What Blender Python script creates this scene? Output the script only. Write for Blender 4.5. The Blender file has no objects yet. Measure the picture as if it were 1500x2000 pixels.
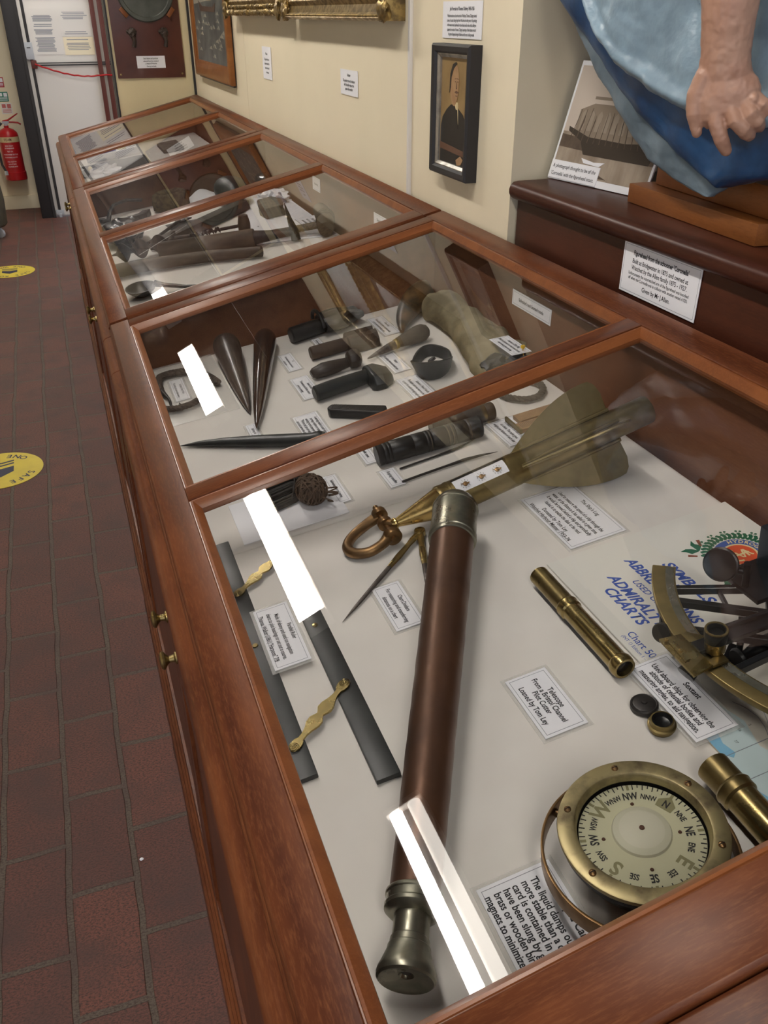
import bpy, bmesh, math, random
from mathutils import Vector, Matrix, Quaternion, noise as mnoise
PI = math.pi
S = bpy.context.scene
C = S.collection

# ------------------------------------------------------------------ camera
cam_d = bpy.data.cameras.new('camera'); cam = bpy.data.objects.new('camera', cam_d); C.objects.link(cam)
cam_d.sensor_fit = 'VERTICAL'; cam_d.sensor_height = 36.0; cam_d.lens = 29.924; cam_d.clip_start = 0.01
_r = Vector((0.93965239, -0.34212619, -0.00174684)); _u = Vector((0.1744415, 0.47470028, 0.86268755)); _f = Vector((0.29431878, 0.81093114, -0.50573426))
CAM = Vector((-0.05423615, -1.79414655, 1.39250453))
cam.matrix_world = Matrix(((_r.x, _u.x, -_f.x, CAM.x), (_r.y, _u.y, -_f.y, CAM.y), (_r.z, _u.z, -_f.z, CAM.z), (0, 0, 0, 1)))
S.camera = cam
# ------------------------------------------------------------------ world, exposure
W = bpy.data.worlds.new('world'); S.world = W; W.use_nodes = True
W.node_tree.nodes['Background'].inputs[0].default_value = (0.80, 0.83, 0.90, 1)
W.node_tree.nodes['Background'].inputs[1].default_value = 0.42
LIGHT_E = 15.0
S.view_settings.view_transform = 'Standard'; S.view_settings.look = 'None'
S.view_settings.exposure = 1.75; S.view_settings.gamma = 1.0
S.view_settings.use_curve_mapping = False
S.cycles.use_denoising = True
S.cycles.max_bounces = 8; S.cycles.transparent_max_bounces = 12; S.cycles.diffuse_bounces = 4
S.cycles.sample_clamp_indirect = 6.0
S.cycles.caustics_reflective = False; S.cycles.caustics_refractive = False

# ------------------------------------------------------------------ materials
def _mat(name):
    m = bpy.data.materials.new(name); m.use_nodes = True
    nt = m.node_tree; b = nt.nodes['Principled BSDF']
    return m, nt, b
def rgb(c): return (c[0], c[1], c[2], 1.0)
def mixcol(nt, fac, a, b):
    n = nt.nodes.new('ShaderNodeMix'); n.data_type = 'RGBA'
    for s, v in ((6, a), (7, b)):
        if isinstance(v, tuple): n.inputs[s].default_value = rgb(v)
        else: nt.links.new(v, n.inputs[s])
    if isinstance(fac, float): n.inputs[0].default_value = fac
    else: nt.links.new(fac, n.inputs[0])
    return n.outputs[2]
def ramp(nt, val, p0, p1):
    n = nt.nodes.new('ShaderNodeMapRange'); n.inputs[1].default_value = p0; n.inputs[2].default_value = p1
    nt.links.new(val, n.inputs[0]); return n.outputs[0]
def noise_tex(nt, scale, detail=3.0, stretch=(1, 1, 1), rough=0.55, loc=(0, 0, 0)):
    tc = nt.nodes.new('ShaderNodeTexCoord'); mp = nt.nodes.new('ShaderNodeMapping')
    mp.inputs['Scale'].default_value = stretch; mp.inputs['Location'].default_value = loc
    nt.links.new(tc.outputs['Object'], mp.inputs[0])
    n = nt.nodes.new('ShaderNodeTexNoise'); n.inputs['Scale'].default_value = scale
    n.inputs['Detail'].default_value = detail; n.inputs['Roughness'].default_value = rough
    nt.links.new(mp.outputs[0], n.inputs['Vector']); return n.outputs['Fac']
def bump(nt, b, val, strength, dist=0.001):
    n = nt.nodes.new('ShaderNodeBump'); n.inputs['Strength'].default_value = strength; n.inputs['Distance'].default_value = dist
    nt.links.new(val, n.inputs['Height']); nt.links.new(n.outputs[0], b.inputs['Normal'])
def plain(name, c, rough=0.5, metal=0.0, spec=0.5, c2=None, nscale=20.0, bmp=0.0, bdist=0.001, lo=0.35, hi=0.65, stretch=(1, 1, 1), coat=0.0):
    m, nt, b = _mat(name)
    b.inputs['Base Color'].default_value = rgb(c); b.inputs['Roughness'].default_value = rough
    b.inputs['Metallic'].default_value = metal; b.inputs['Specular IOR Level'].default_value = spec
    if coat: b.inputs['Coat Weight'].default_value = coat; b.inputs['Coat Roughness'].default_value = 0.12
    if c2 is not None or bmp:
        f = noise_tex(nt, nscale, 4.0, stretch)
        if c2 is not None: nt.links.new(mixcol(nt, ramp(nt, f, lo, hi), c, c2), b.inputs['Base Color'])
        if bmp: bump(nt, b, f, bmp, bdist)
    return m
def wood(name, axis, c1, c2, c3, rough=0.34, coat=0.0, sc=1.0, fleck=True):
    m, nt, b = _mat(name)
    st = {'x': (0.06, 1, 1), 'y': (1, 0.06, 1), 'z': (1, 1, 0.06)}[axis]
    st2 = {'x': (0.14, 1, 1), 'y': (1, 0.14, 1), 'z': (1, 1, 0.14)}[axis]
    broad = noise_tex(nt, 26.0 * sc, 2.0, st)
    fine = noise_tex(nt, 420.0 * sc, 3.0, st2, 0.7, (0.3, 0.1, 0.2))
    blot = noise_tex(nt, 7.0 * sc, 2.0, (1, 1, 1), 0.5, (2, 1, 0))
    a = mixcol(nt, ramp(nt, broad, 0.42, 0.62), c1, c2)
    a = mixcol(nt, ramp(nt, blot, 0.35, 0.75), a, c2)
    if fleck: a = mixcol(nt, ramp(nt, fine, 0.46, 0.95), a, c3)
    nt.links.new(a, b.inputs['Base Color'])
    b.inputs['Roughness'].default_value = rough; b.inputs['Specular IOR Level'].default_value = 0.20; b.inputs['Coat Weight'].default_value = coat; b.inputs['Coat Roughness'].default_value = 0.22
    bump(nt, b, fine, 0.06, 0.0006)
    return m
def metal(name, c, c2, rough=0.3, nscale=30.0, lo=0.4, hi=0.68, met=0.92, r2=0.55):
    m, nt, b = _mat(name)
    f = noise_tex(nt, nscale, 5.0)
    k = ramp(nt, f, lo, hi)
    nt.links.new(mixcol(nt, k, c, c2), b.inputs['Base Color'])
    mr = nt.nodes.new('ShaderNodeMapRange'); mr.inputs[3].default_value = rough; mr.inputs[4].default_value = r2
    nt.links.new(k, mr.inputs[0]); nt.links.new(mr.outputs[0], b.inputs['Roughness'])
    b.inputs['Metallic'].default_value = met
    return m
def glass(name, tint=(0.955, 0.955, 0.955), ior=1.5, boost=1.15, rough=0.0):
    m = bpy.data.materials.new(name); m.use_nodes = True; nt = m.node_tree
    for n in list(nt.nodes): nt.nodes.remove(n)
    o = nt.nodes.new('ShaderNodeOutputMaterial'); mx = nt.nodes.new('ShaderNodeMixShader')
    t = nt.nodes.new('ShaderNodeBsdfTransparent'); g = nt.nodes.new('ShaderNodeBsdfGlossy'); f = nt.nodes.new('ShaderNodeFresnel')
    t.inputs[0].default_value = rgb(tint); g.inputs['Roughness'].default_value = rough; f.inputs['IOR'].default_value = ior
    mu = nt.nodes.new('ShaderNodeMath'); mu.operation = 'MULTIPLY'; mu.inputs[1].default_value = boost; mu.use_clamp = True
    ge = nt.nodes.new('ShaderNodeNewGeometry'); iv = nt.nodes.new('ShaderNodeMath'); iv.operation = 'SUBTRACT'; iv.inputs[0].default_value = 1.0
    m2 = nt.nodes.new('ShaderNodeMath'); m2.operation = 'MULTIPLY'
    nt.links.new(ge.outputs['Backfacing'], iv.inputs[1]); nt.links.new(f.outputs[0], mu.inputs[0])
    nt.links.new(mu.outputs[0], m2.inputs[0]); nt.links.new(iv.outputs[0], m2.inputs[1]); nt.links.new(m2.outputs[0], mx.inputs[0])
    nt.links.new(t.outputs[0], mx.inputs[1]); nt.links.new(g.outputs[0], mx.inputs[2]); nt.links.new(mx.outputs[0], o.inputs[0])
    return m
def sheet(name, c, alpha, rough=0.25):
    m, nt, b = _mat(name); b.inputs['Base Color'].default_value = rgb(c); b.inputs['Alpha'].default_value = alpha; b.inputs['Roughness'].default_value = rough
    return m
def emit(name, c, s):
    m, nt, b = _mat(name); b.inputs['Base Color'].default_value = rgb(c)
    b.inputs['Emission Color'].default_value = rgb(c); b.inputs['Emission Strength'].default_value = s
    return m

MAH1, MAH2, MAH3 = (0.165, 0.050, 0.018), (0.078, 0.021, 0.009), (0.235, 0.085, 0.032)
M = {}
M['wood_x'] = wood('mahogany_across', 'x', MAH1, MAH2, MAH3)
M['wood_y'] = wood('mahogany_along', 'y', MAH1, MAH2, MAH3)
M['wood_z'] = wood('mahogany_upright', 'z', MAH1, MAH2, MAH3)
M['wood_in'] = wood('case_lining_wood', 'y', (0.21, 0.088, 0.042), (0.15, 0.058, 0.028), (0.24, 0.11, 0.055), 0.45, 0.1)
M['ledge'] = wood('dark_mahogany', 'y', (0.075, 0.020, 0.010), (0.042, 0.012, 0.007), (0.085, 0.026, 0.012), 0.34, 0.0)
M['pedestal'] = wood('oak_brown', 'y', (0.27, 0.095, 0.026), (0.20, 0.066, 0.018), (0.16, 0.05, 0.014), 0.4, 0.2)
M['board'] = plain('board_red_brown', (0.105, 0.026, 0.014), 0.38, c2=(0.075, 0.018, 0.010), nscale=9, coat=0.2)
M['cloth'] = plain('bed_cloth', (0.795, 0.760, 0.712), 0.9, spec=0.1, c2=(0.76, 0.722, 0.675), nscale=14, bmp=0.15, bdist=0.0015)
M['glass'] = glass('lid_glass')
M['cream'] = plain('cream_plaster', (0.84, 0.75, 0.565), 0.7, spec=0.2, c2=(0.80, 0.71, 0.53), nscale=5, bmp=0.06)
M['panel'] = plain('glossy_cream_panel', (0.82, 0.735, 0.555), 0.42, spec=0.05, c2=(0.78, 0.70, 0.525), nscale=2.0)
M['cream_end_lit'] = plain('cream_plaster_lit', (0.88, 0.76, 0.48), 0.7, spec=0.2, c2=(0.84, 0.72, 0.45), nscale=5, bmp=0.06)  # cream plaster again, lightened and yellowed: stronger light on the end wall put into colour
M['reveal'] = plain('reveal_plaster', (0.64, 0.60, 0.49), 0.75, spec=0.2, c2=(0.58, 0.54, 0.43), nscale=6, bmp=0.08)
M['white'] = plain('white_paint', (0.72, 0.69, 0.66), 0.45)
M['ceiling'] = plain('dark_boarded_ceiling', (0.032, 0.025, 0.020), 0.8, spec=0.1)
M['black'] = plain('black_timber', (0.018, 0.016, 0.018), 0.5)
M['paper'] = plain('card_white', (0.87, 0.87, 0.91), 0.55, spec=0.3)
M['ink'] = plain('ink', (0.02, 0.02, 0.025), 0.7)
M['blueink'] = plain('blue_ink', (0.02, 0.08, 0.42), 0.6)
M['grey'] = plain('grey_line', (0.25, 0.26, 0.30), 0.7)
M['sleeve'] = sheet('laminate', (0.80, 0.79, 0.76), 0.22, 0.25)
M['brass'] = metal('aged_brass', (0.39, 0.295, 0.12), (0.20, 0.15, 0.065), 0.19, 22, r2=0.42)
M['brass2'] = metal('olive_brass', (0.285, 0.215, 0.09), (0.15, 0.115, 0.05), 0.32, 26, 0.38, 0.72)
M['bezel'] = metal('dull_brass', (0.40, 0.33, 0.17), (0.13, 0.10, 0.06), 0.40, 42, 0.46, 0.72, met=0.8)
M['brassb'] = metal('bright_brass', (0.62, 0.43, 0.16), (0.45, 0.30, 0.11), 0.2, 30, r2=0.35)
M['bronze'] = metal('bronze', (0.29, 0.17, 0.075), (0.16, 0.095, 0.045), 0.32, 45)
M['nickel'] = metal('tarnished_nickel', (0.34, 0.32, 0.25), (0.17, 0.17, 0.13), 0.25, 30)
M['copper'] = metal('worn_leather_tube', (0.135, 0.066, 0.038), (0.085, 0.042, 0.026), 0.34, 16, 0.35, 0.7, 0.55, 0.5)
M['ebony'] = plain('ebony', (0.030, 0.033, 0.032), 0.38, c2=(0.016, 0.017, 0.017), nscale=25)
M['iron'] = metal('dark_iron', (0.055, 0.05, 0.048), (0.03, 0.027, 0.026), 0.42, 60, met=0.6)
M['steel'] = metal('worn_steel', (0.16, 0.14, 0.13), (0.09, 0.075, 0.07), 0.35, 60)
M['blackmetal'] = plain('black_lacquer', (0.012, 0.012, 0.013), 0.28, metal=0.3)
M['hornbrown'] = plain('polished_fid', (0.050, 0.026, 0.017), 0.16, c2=(0.028, 0.015, 0.010), nscale=14, coat=0.5, stretch=(1, 1, .3))
M['fidgrey'] = plain('brown_fid', (0.068, 0.046, 0.033), 0.34, c2=(0.034, 0.023, 0.018), nscale=20, coat=0.1)
M['darkwood'] = plain('dark_tool_wood', (0.024, 0.020, 0.018), 0.38, c2=(0.013, 0.012, 0.011), nscale=40, bmp=0.15)
M['midwood'] = plain('brown_tool_wood', (0.075, 0.047, 0.030), 0.5, c2=(0.045, 0.027, 0.018), nscale=35, bmp=0.2)
M['rubberwood'] = plain('grey_brown_tool_wood', (0.048, 0.034, 0.026), 0.42, c2=(0.03, 0.021, 0.016), nscale=40, bmp=0.1)
M['palewood'] = plain('weathered_wood', (0.13, 0.095, 0.06), 0.6, c2=(0.065, 0.046, 0.03), nscale=30, bmp=0.3, stretch=(.15, 1, 1))
M['rule'] = plain('boxwood', (0.34, 0.19, 0.075), 0.5, c2=(0.25, 0.13, 0.05), nscale=60)
M['horn'] = plain('tallow_horn', (0.035, 0.03, 0.022), 0.35, c2=(0.27, 0.135, 0.04), nscale=11, lo=0.44, hi=0.66)
M['canvas'] = plain('olive_canvas', (0.31, 0.265, 0.17), 0.9, spec=0.1, c2=(0.16, 0.135, 0.085), nscale=13, bmp=0.5, bdist=0.004)
M['leather'] = plain('black_leather', (0.022, 0.020, 0.020), 0.45, c2=(0.012, 0.011, 0.011), nscale=60, bmp=0.3)
M['rope'] = plain('tarred_rope', (0.075, 0.052, 0.038), 0.8, c2=(0.04, 0.028, 0.02), nscale=90, bmp=0.5)
M['twine'] = plain('brown_twine', (0.115, 0.070, 0.042), 0.8, c2=(0.07, 0.042, 0.026), nscale=120)
M['darktwine'] = plain('dark_twine', (0.036, 0.032, 0.028), 0.75, c2=(0.02, 0.018, 0.016), nscale=120)
M['tar'] = plain('tar_lump', (0.008, 0.008, 0.009), 0.25, c2=(0.018, 0.018, 0.019), nscale=60, bmp=0.6, bdist=0.004)
M['fur'] = plain('brown_fur', (0.15, 0.115, 0.065), 0.95, spec=0.05, c2=(0.07, 0.052, 0.03), nscale=60, bmp=1.0, bdist=0.006)
M['compass_card'] = plain('compass_card', (0.62, 0.60, 0.44), 0.5)
M['compass_centre'] = plain('compass_float', (0.60, 0.58, 0.47), 0.5)
M['olive'] = plain('dull_gold_print', (0.27, 0.25, 0.14), 0.6)
M['rust'] = plain('rust_spot', (0.09, 0.035, 0.02), 0.7)
M['cglass'] = glass('compass_glass', (0.97, 0.97, 0.95), 1.45, 1.0)
M['book'] = plain('book_cover', (0.78, 0.765, 0.71), 0.4, spec=0.4)
M['sea1'] = plain('chart_deep', (0.22, 0.48, 0.68), 0.6)
M['sea2'] = plain('chart_shallow', (0.55, 0.68, 0.70), 0.6)
M['land'] = plain('chart_land', (0.68, 0.65, 0.57), 0.6)
M['skin'] = plain('painted_flesh', (0.46, 0.265, 0.185), 0.42, c2=(0.39, 0.205, 0.14), nscale=24, bmp=0.35, bdist=0.003)
M['robe'] = plain('pale_blue_paint', (0.25, 0.355, 0.44), 0.36, c2=(0.175, 0.25, 0.315), nscale=22, bmp=0.8, bdist=0.005)
M['hem'] = plain('royal_blue_paint', (0.022, 0.085, 0.215), 0.34, c2=(0.012, 0.045, 0.12), nscale=18, bmp=0.4, bdist=0.004)
M['fold'] = plain('grey_blue_paint', (0.165, 0.22, 0.265), 0.38, c2=(0.10, 0.14, 0.175), nscale=20, bmp=0.4, bdist=0.004)
M['gold'] = metal('gilt', (0.36, 0.25, 0.095), (0.15, 0.105, 0.05), 0.35, 55, 0.4, 0.62, 0.85)
M['frame_orange'] = wood('varnished_pine', 'z', (0.30, 0.115, 0.030), (0.22, 0.078, 0.02), (0.19, 0.066, 0.016), 0.4, 0.2)
M['red'] = plain('red_paint', (0.42, 0.012, 0.016), 0.3)
M['darkred'] = plain('maroon_paint', (0.095, 0.017, 0.012), 0.4)
M['galv'] = plain('grey_plastic', (0.42, 0.44, 0.48), 0.4)
M['yellow'] = plain('floor_sticker', (0.70, 0.55, 0.05), 0.5, c2=(0.62, 0.48, 0.045), nscale=12)
M['pinyellow'] = plain('pin_yellow', (0.75, 0.47, 0.03), 0.35)
M['photo_grey'] = plain('dark_photo', (0.045, 0.047, 0.05), 0.3, c2=(0.10, 0.10, 0.105), nscale=30)
M['photo_light'] = plain('photo_light', (0.16, 0.165, 0.17), 0.3, c2=(0.08, 0.08, 0.085), nscale=40)
M['oldplank'] = plain('old_plank', (0.060, 0.040, 0.026), 0.6, c2=(0.03, 0.021, 0.015), nscale=22, bmp=0.3)
M['greywood'] = plain('grey_timber', (0.17, 0.15, 0.115), 0.8, c2=(0.09, 0.078, 0.06), nscale=30, bmp=0.4)
M['rustiron'] = plain('rusty_iron', (0.075, 0.050, 0.036), 0.6, metal=0.3, c2=(0.035, 0.026, 0.022), nscale=60, bmp=0.4)
M['darkcloth'] = plain('dark_cloth', (0.06, 0.055, 0.055), 0.8, c2=(0.04, 0.037, 0.037), nscale=30)
M['silver'] = metal('silver_slip', (0.50, 0.48, 0.44), (0.33, 0.31, 0.28), 0.35, 40)
M['ochre'] = plain('ochre_canvas', (0.33, 0.215, 0.085), 0.4, c2=(0.25, 0.155, 0.06), nscale=18)
M['suit'] = plain('painted_suit', (0.016, 0.013, 0.013), 0.4)
M['skinpaint'] = plain('painted_skin', (0.42, 0.26, 0.13), 0.5, c2=(0.36, 0.20, 0.095), nscale=60)
M['painted_shadow'] = plain('painted_shadow', (0.13, 0.06, 0.035), 0.5)
M['crest_cream2'] = plain('dull_cream', (0.62, 0.50, 0.28), 0.5)
M['seapaint'] = plain('painted_sea', (0.16, 0.165, 0.15), 0.35, c2=(0.055, 0.06, 0.06), nscale=9)
M['skypaint'] = plain('painted_sky', (0.40, 0.37, 0.29), 0.4, c2=(0.24, 0.225, 0.18), nscale=6)
M['hullpaint'] = plain('painted_hull', (0.09, 0.05, 0.035), 0.4)
M['sailpaint'] = plain('painted_sails', (0.52, 0.43, 0.28), 0.4, c2=(0.33, 0.27, 0.18), nscale=14)
M['verdigris'] = metal('grey_green_plate', (0.10, 0.105, 0.09), (0.065, 0.07, 0.06), 0.45, 14, met=0.4)
M['sepia_sky'] = plain('sepia_sky', (0.60, 0.52, 0.45), 0.35); M['sepia_water'] = plain('sepia_water', (0.42, 0.35, 0.28), 0.35, c2=(0.27, 0.21, 0.16), nscale=30, stretch=(1, .3, 1))
M['sepia_mid'] = plain('sepia_mid', (0.27, 0.215, 0.165), 0.35); M['sepia_light'] = plain('sepia_light', (0.34, 0.28, 0.22), 0.35)
M['sepia_dark'] = plain('sepia_dark', (0.14, 0.10, 0.075), 0.35, c2=(0.09, 0.065, 0.05), nscale=60); M['sepia_black'] = plain('sepia_black', (0.055, 0.042, 0.033), 0.35)
M['navy'] = plain('navy_print', (0.012, 0.016, 0.05), 0.5)
M['greenpaint'] = plain('sign_green', (0.02, 0.20, 0.13), 0.4); M['pinkpaint'] = plain('sign_pink', (0.55, 0.14, 0.13), 0.5)
M['drum'] = plain('olive_drum', (0.05, 0.04, 0.018), 0.4, c2=(0.03, 0.024, 0.012), nscale=10)
M['clearplastic'] = sheet('clear_castor', (0.5, 0.52, 0.55), 0.6, 0.15)
M['reflector'] = plain('dull_reflector', (0.06, 0.06, 0.06), 0.6)
M['doorpanel'] = plain('dark_door_panel', (0.055, 0.035, 0.027), 0.3, c2=(0.035, 0.023, 0.018), nscale=6)
M['tube_dim'] = emit('lamp_tube_dim', (1.0, 0.93, 0.84), LIGHT_E * 0.30)
M['diffuser'] = emit('lamp_diffuser', (1.0, 0.945, 0.86), LIGHT_E)
M['tube'] = emit('lamp_tube', (1.0, 0.95, 0.88), LIGHT_E * 1.5)

# brick floor
def brick_floor():
    m, nt, b = _mat('brick_paving')
    tc = nt.nodes.new('ShaderNodeTexCoord'); mp = nt.nodes.new('ShaderNodeMapping')
    nt.links.new(tc.outputs['Object'], mp.inputs[0])
    mp.inputs['Rotation'].default_value = (0, 0, PI / 2)
    wn = nt.nodes.new('ShaderNodeTexNoise'); wn.inputs['Scale'].default_value = 6.0; wn.inputs['Detail'].default_value = 2.0
    nt.links.new(tc.outputs['Object'], wn.inputs['Vector'])
    ad = nt.nodes.new('ShaderNodeMix'); ad.data_type = 'VECTOR'; ad.inputs[0].default_value = 0.018
    nt.links.new(mp.outputs[0], ad.inputs[4]); nt.links.new(wn.outputs['Color'], ad.inputs[5])
    br = nt.nodes.new('ShaderNodeTexBrick'); br.offset = 0.5
    nt.links.new(ad.outputs[1], br.inputs['Vector'])
    br.inputs['Scale'].default_value = 1.0; br.inputs['Brick Width'].default_value = 0.232; br.inputs['Row Height'].default_value = 0.1165
    br.inputs['Mortar Size'].default_value = 0.0065; br.inputs['Mortar Smooth'].default_value = 0.25; br.inputs['Bias'].default_value = 0.0
    br.inputs['Color1'].default_value = rgb((0.195, 0.068, 0.047)); br.inputs['Color2'].default_value = rgb((0.135, 0.050, 0.038)); br.inputs['Mortar'].default_value = rgb((0.125, 0.095, 0.070))
    fine = noise_tex(nt, 190.0, 4.0, (1, 1.7, 1), 0.75); blot = noise_tex(nt, 9.0, 3.0)
    c = mixcol(nt, ramp(nt, fine, 0.44, 0.62), br.outputs['Color'], (0.042, 0.021, 0.019))
    c2 = mixcol(nt, ramp(nt, blot, 0.45, 0.8), c, (0.07, 0.036, 0.032))
    nt.links.new(c2, b.inputs['Base Color']); b.inputs['Roughness'].default_value = 0.55
    inv = nt.nodes.new('ShaderNodeMath'); inv.operation = 'MULTIPLY_ADD'; inv.inputs[1].default_value = -1.0
    sc = nt.nodes.new('ShaderNodeMath'); sc.operation = 'MULTIPLY'; sc.inputs[1].default_value = 0.5
    nt.links.new(fine, sc.inputs[0]); nt.links.new(br.outputs['Fac'], inv.inputs[0]); nt.links.new(sc.outputs[0], inv.inputs[2])
    bump(nt, b, inv.outputs[0], 0.8, 0.004)
    return m
M['floor'] = brick_floor()

# ------------------------------------------------------------------ mesh builder
class MB:
    def __init__(s): s.bm = bmesh.new()
    def poly(s, pts): return s.bm.faces.new([s.bm.verts.new(p) for p in pts])
    def box(s, c, d, m=None):
        r = bmesh.ops.create_cube(s.bm, size=1.0)
        mm = Matrix.Translation(c) @ Matrix.Diagonal((d[0], d[1], d[2], 1))
        bmesh.ops.transform(s.bm, matrix=(m @ mm) if m else mm, verts=r['verts']); return s
    def box2(s, a, b): return s.box([(a[i] + b[i]) / 2 for i in range(3)], [abs(b[i] - a[i]) for i in range(3)])
    def rings(s, rings, closed=True, caps=True):
        vs = [[s.bm.verts.new(p) for p in r] for r in rings]; n = len(vs[0])
        for i in range(len(vs) - 1):
            for j in range(n if closed else n - 1):
                k = (j + 1) % n
                s.bm.faces.new((vs[i][j], vs[i][k], vs[i + 1][k], vs[i + 1][j]))
        if caps and closed:
            s.bm.faces.new(list(reversed(vs[0]))); s.bm.faces.new(vs[-1])
        return s
    def tube(s, pts, rad, seg=12, flat=1.0, up=None, caps=True, section=None):
        pts = [Vector(p) for p in pts]; n = len(pts)
        if not isinstance(rad, (list, tuple)): rad = [rad] * n
        t0 = (pts[1] - pts[0]).normalized()
        u = Vector(up) if up else (Vector((0, 0, 1)) if abs(t0.z) < 0.9 else Vector((1, 0, 0)))
        R = []
        for i in range(n):
            t = (pts[min(i + 1, n - 1)] - pts[max(i - 1, 0)]).normalized()
            u = (u - t * u.dot(t)); u = u.normalized() if u.length > 1e-6 else t.orthogonal().normalized()
            v = t.cross(u); ring = []
            for k in range(seg):
                a = 2 * PI * k / seg; q = section(a) if section else 1.0
                fl = flat[i] if isinstance(flat, (list, tuple)) else flat
                ring.append(pts[i] + v * (math.cos(a) * rad[i] * q) + u * (math.sin(a) * rad[i] * fl * q))
            R.append(ring)
        return s.rings(R, True, caps)
    def curve(s, pts, rad, n=6, **kw):          # tube along a smooth curve through the points
        P = [Vector(p) for p in pts]; r = rad if isinstance(rad, (list, tuple)) else [rad] * len(P); Q, rr = [], []
        for i in range(len(P) - 1):
            a, b, c, d = P[max(i - 1, 0)], P[i], P[i + 1], P[min(i + 2, len(P) - 1)]
            for k in range(n):
                t = k / n; Q.append(0.5 * ((2 * b) + (c - a) * t + (2 * a - 5 * b + 4 * c - d) * t * t + (3 * b - a - 3 * c + d) * t ** 3)); rr.append(r[i] + (r[i + 1] - r[i]) * t)
        Q.append(P[-1]); rr.append(r[-1]); return s.tube(Q, rr, **kw)
    def lathe(s, prof, p0, axis, seg=32, caps=True):
        ax = Vector(axis).normalized(); u = ax.orthogonal().normalized(); v = ax.cross(u); p0 = Vector(p0); R = []
        for t, r in prof:
            R.append([p0 + ax * t + (u * math.cos(2 * PI * k / seg) + v * math.sin(2 * PI * k / seg)) * max(r, 1e-5) for k in range(seg)])
        return s.rings(R, True, caps)
    def ringlathe(s, prof, p0, axis, seg=48):
        ax = Vector(axis).normalized(); u = ax.orthogonal().normalized(); v = ax.cross(u); p0 = Vector(p0)
        R = [[p0 + ax * t + (u * math.cos(2 * PI * k / seg) + v * math.sin(2 * PI * k / seg)) * r for t, r in prof] for k in range(seg)]
        R.append(R[0]); vs = [[s.bm.verts.new(p) for p in r] for r in R[:-1]]; n = len(prof)
        for i in range(seg):
            for j in range(n):
                a, b2 = vs[i], vs[(i + 1) % seg]; k = (j + 1) % n
                s.bm.faces.new((a[j], a[k], b2[k], b2[j]))
        return s
    def prism(s, pts, z0, z1, m=None):
        a = [Vector((p[0], p[1], z0)) for p in pts]; b = [Vector((p[0], p[1], z1)) for p in pts]
        if m: a = [m @ p for p in a]; b = [m @ p for p in b]
        return s.rings([a, b])
    def extrude(s, prof, f0, f1):      # profile of 3D-mapping callables
        return s.rings([[f0(*p) for p in prof], [f1(*p) for p in prof]])
    def blob(s, c, r, sub=3, amp=0.15, freq=3.0, seed=0.0, m=None):
        g = bmesh.ops.create_icosphere(s.bm, subdivisions=sub, radius=1.0); c = Vector(c)
        for v in g['verts']:
            d = v.co.normalized(); k = 1 + amp * mnoise.noise(d * freq + Vector((seed, seed * 1.7, 0)))
            p = Vector((d.x * r[0], d.y * r[1], d.z * r[2])) * k
            v.co = c + (m @ p if m else p)
        return s
    def mesh(s, name, bevel=0.0, bseg=2, angle=35):
        bmesh.ops.remove_doubles(s.bm, verts=s.bm.verts, dist=1e-6)
        bmesh.ops.recalc_face_normals(s.bm, faces=s.bm.faces)
        if bevel:
            es = [e for e in s.bm.edges if len(e.link_faces) == 2 and e.calc_face_angle(0) > math.radians(40)]
            bmesh.ops.bevel(s.bm, geom=es, offset=bevel, offset_type='OFFSET', segments=bseg, profile=0.6, affect='EDGES', clamp_overlap=True)
        me = bpy.data.meshes.new(name); s.bm.to_mesh(me); s.bm.free()
        for p in me.polygons: p.use_smooth = True
        me.set_sharp_from_angle(angle=math.radians(angle))
        return me
    def build(s, name, mat, parent=None, bevel=0.0, bseg=2, angle=35, label=None):
        return link(name, s.mesh(name, bevel, bseg, angle), mat, parent, label)
def link(name, me, mat, parent=None, label=None):
    o = bpy.data.objects.new(name, me); C.objects.link(o)
    if mat is not None: me.materials.append(M[mat] if isinstance(mat, str) else mat)
    if parent: o.parent = parent
    if label: o['label'] = label
    return o
def thing(name, label, cat, mat4=None, group=None):
    o = bpy.data.objects.new(name, None); C.objects.link(o); o.empty_display_size = 0.05
    if mat4 is not None: o.matrix_world = mat4
    o['label'] = label; o['category'] = cat
    if group: o['group'] = group
    return o
def tag(o, label, cat, group=None, mat4=None):
    o['label'] = label; o['category'] = cat
    if group: o['group'] = group
    if mat4 is not None: o.matrix_world = mat4
    return o
def struct(o): o['kind'] = 'structure'; return o
def evaluated(name, me, mods, mat, parent=None, angle=60):
    o = bpy.data.objects.new(name + '_tmp', me); C.objects.link(o)
    for ty, kw in mods:
        md = o.modifiers.new(ty, ty)
        for k, v in kw.items(): setattr(md, k, v)
    dg = bpy.context.evaluated_depsgraph_get(); dg.update()
    me2 = bpy.data.meshes.new_from_object(o.evaluated_get(dg)); me2.name = name
    bpy.data.objects.remove(o)
    for p in me2.polygons: p.use_smooth = True
    me2.materials.clear()
    return link(name, me2, mat, parent)
def text_bm(bm, body, size, m, align='CENTER', bold=0.0, space=1.0, shear=0.0, ls=1.0, xs=1.0, extr=0.0):
    cu = bpy.data.curves.new('t', 'FONT'); cu.body = body; cu.size = size; cu.align_x = align; cu.align_y = 'CENTER'
    cu.offset = bold * size; cu.space_character = space; cu.shear = shear; cu.space_line = ls; cu.resolution_u = 3; cu.extrude = extr
    o = bpy.data.objects.new('t', cu); C.objects.link(o)
    dg = bpy.context.evaluated_depsgraph_get(); dg.update()
    me = bpy.data.meshes.new_from_object(o.evaluated_get(dg)); bpy.data.objects.remove(o); bpy.data.curves.remove(cu)
    me.transform(m @ Matrix.Diagonal((xs, 1, 1, 1))); bm.from_mesh(me); bpy.data.meshes.remove(me)
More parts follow.
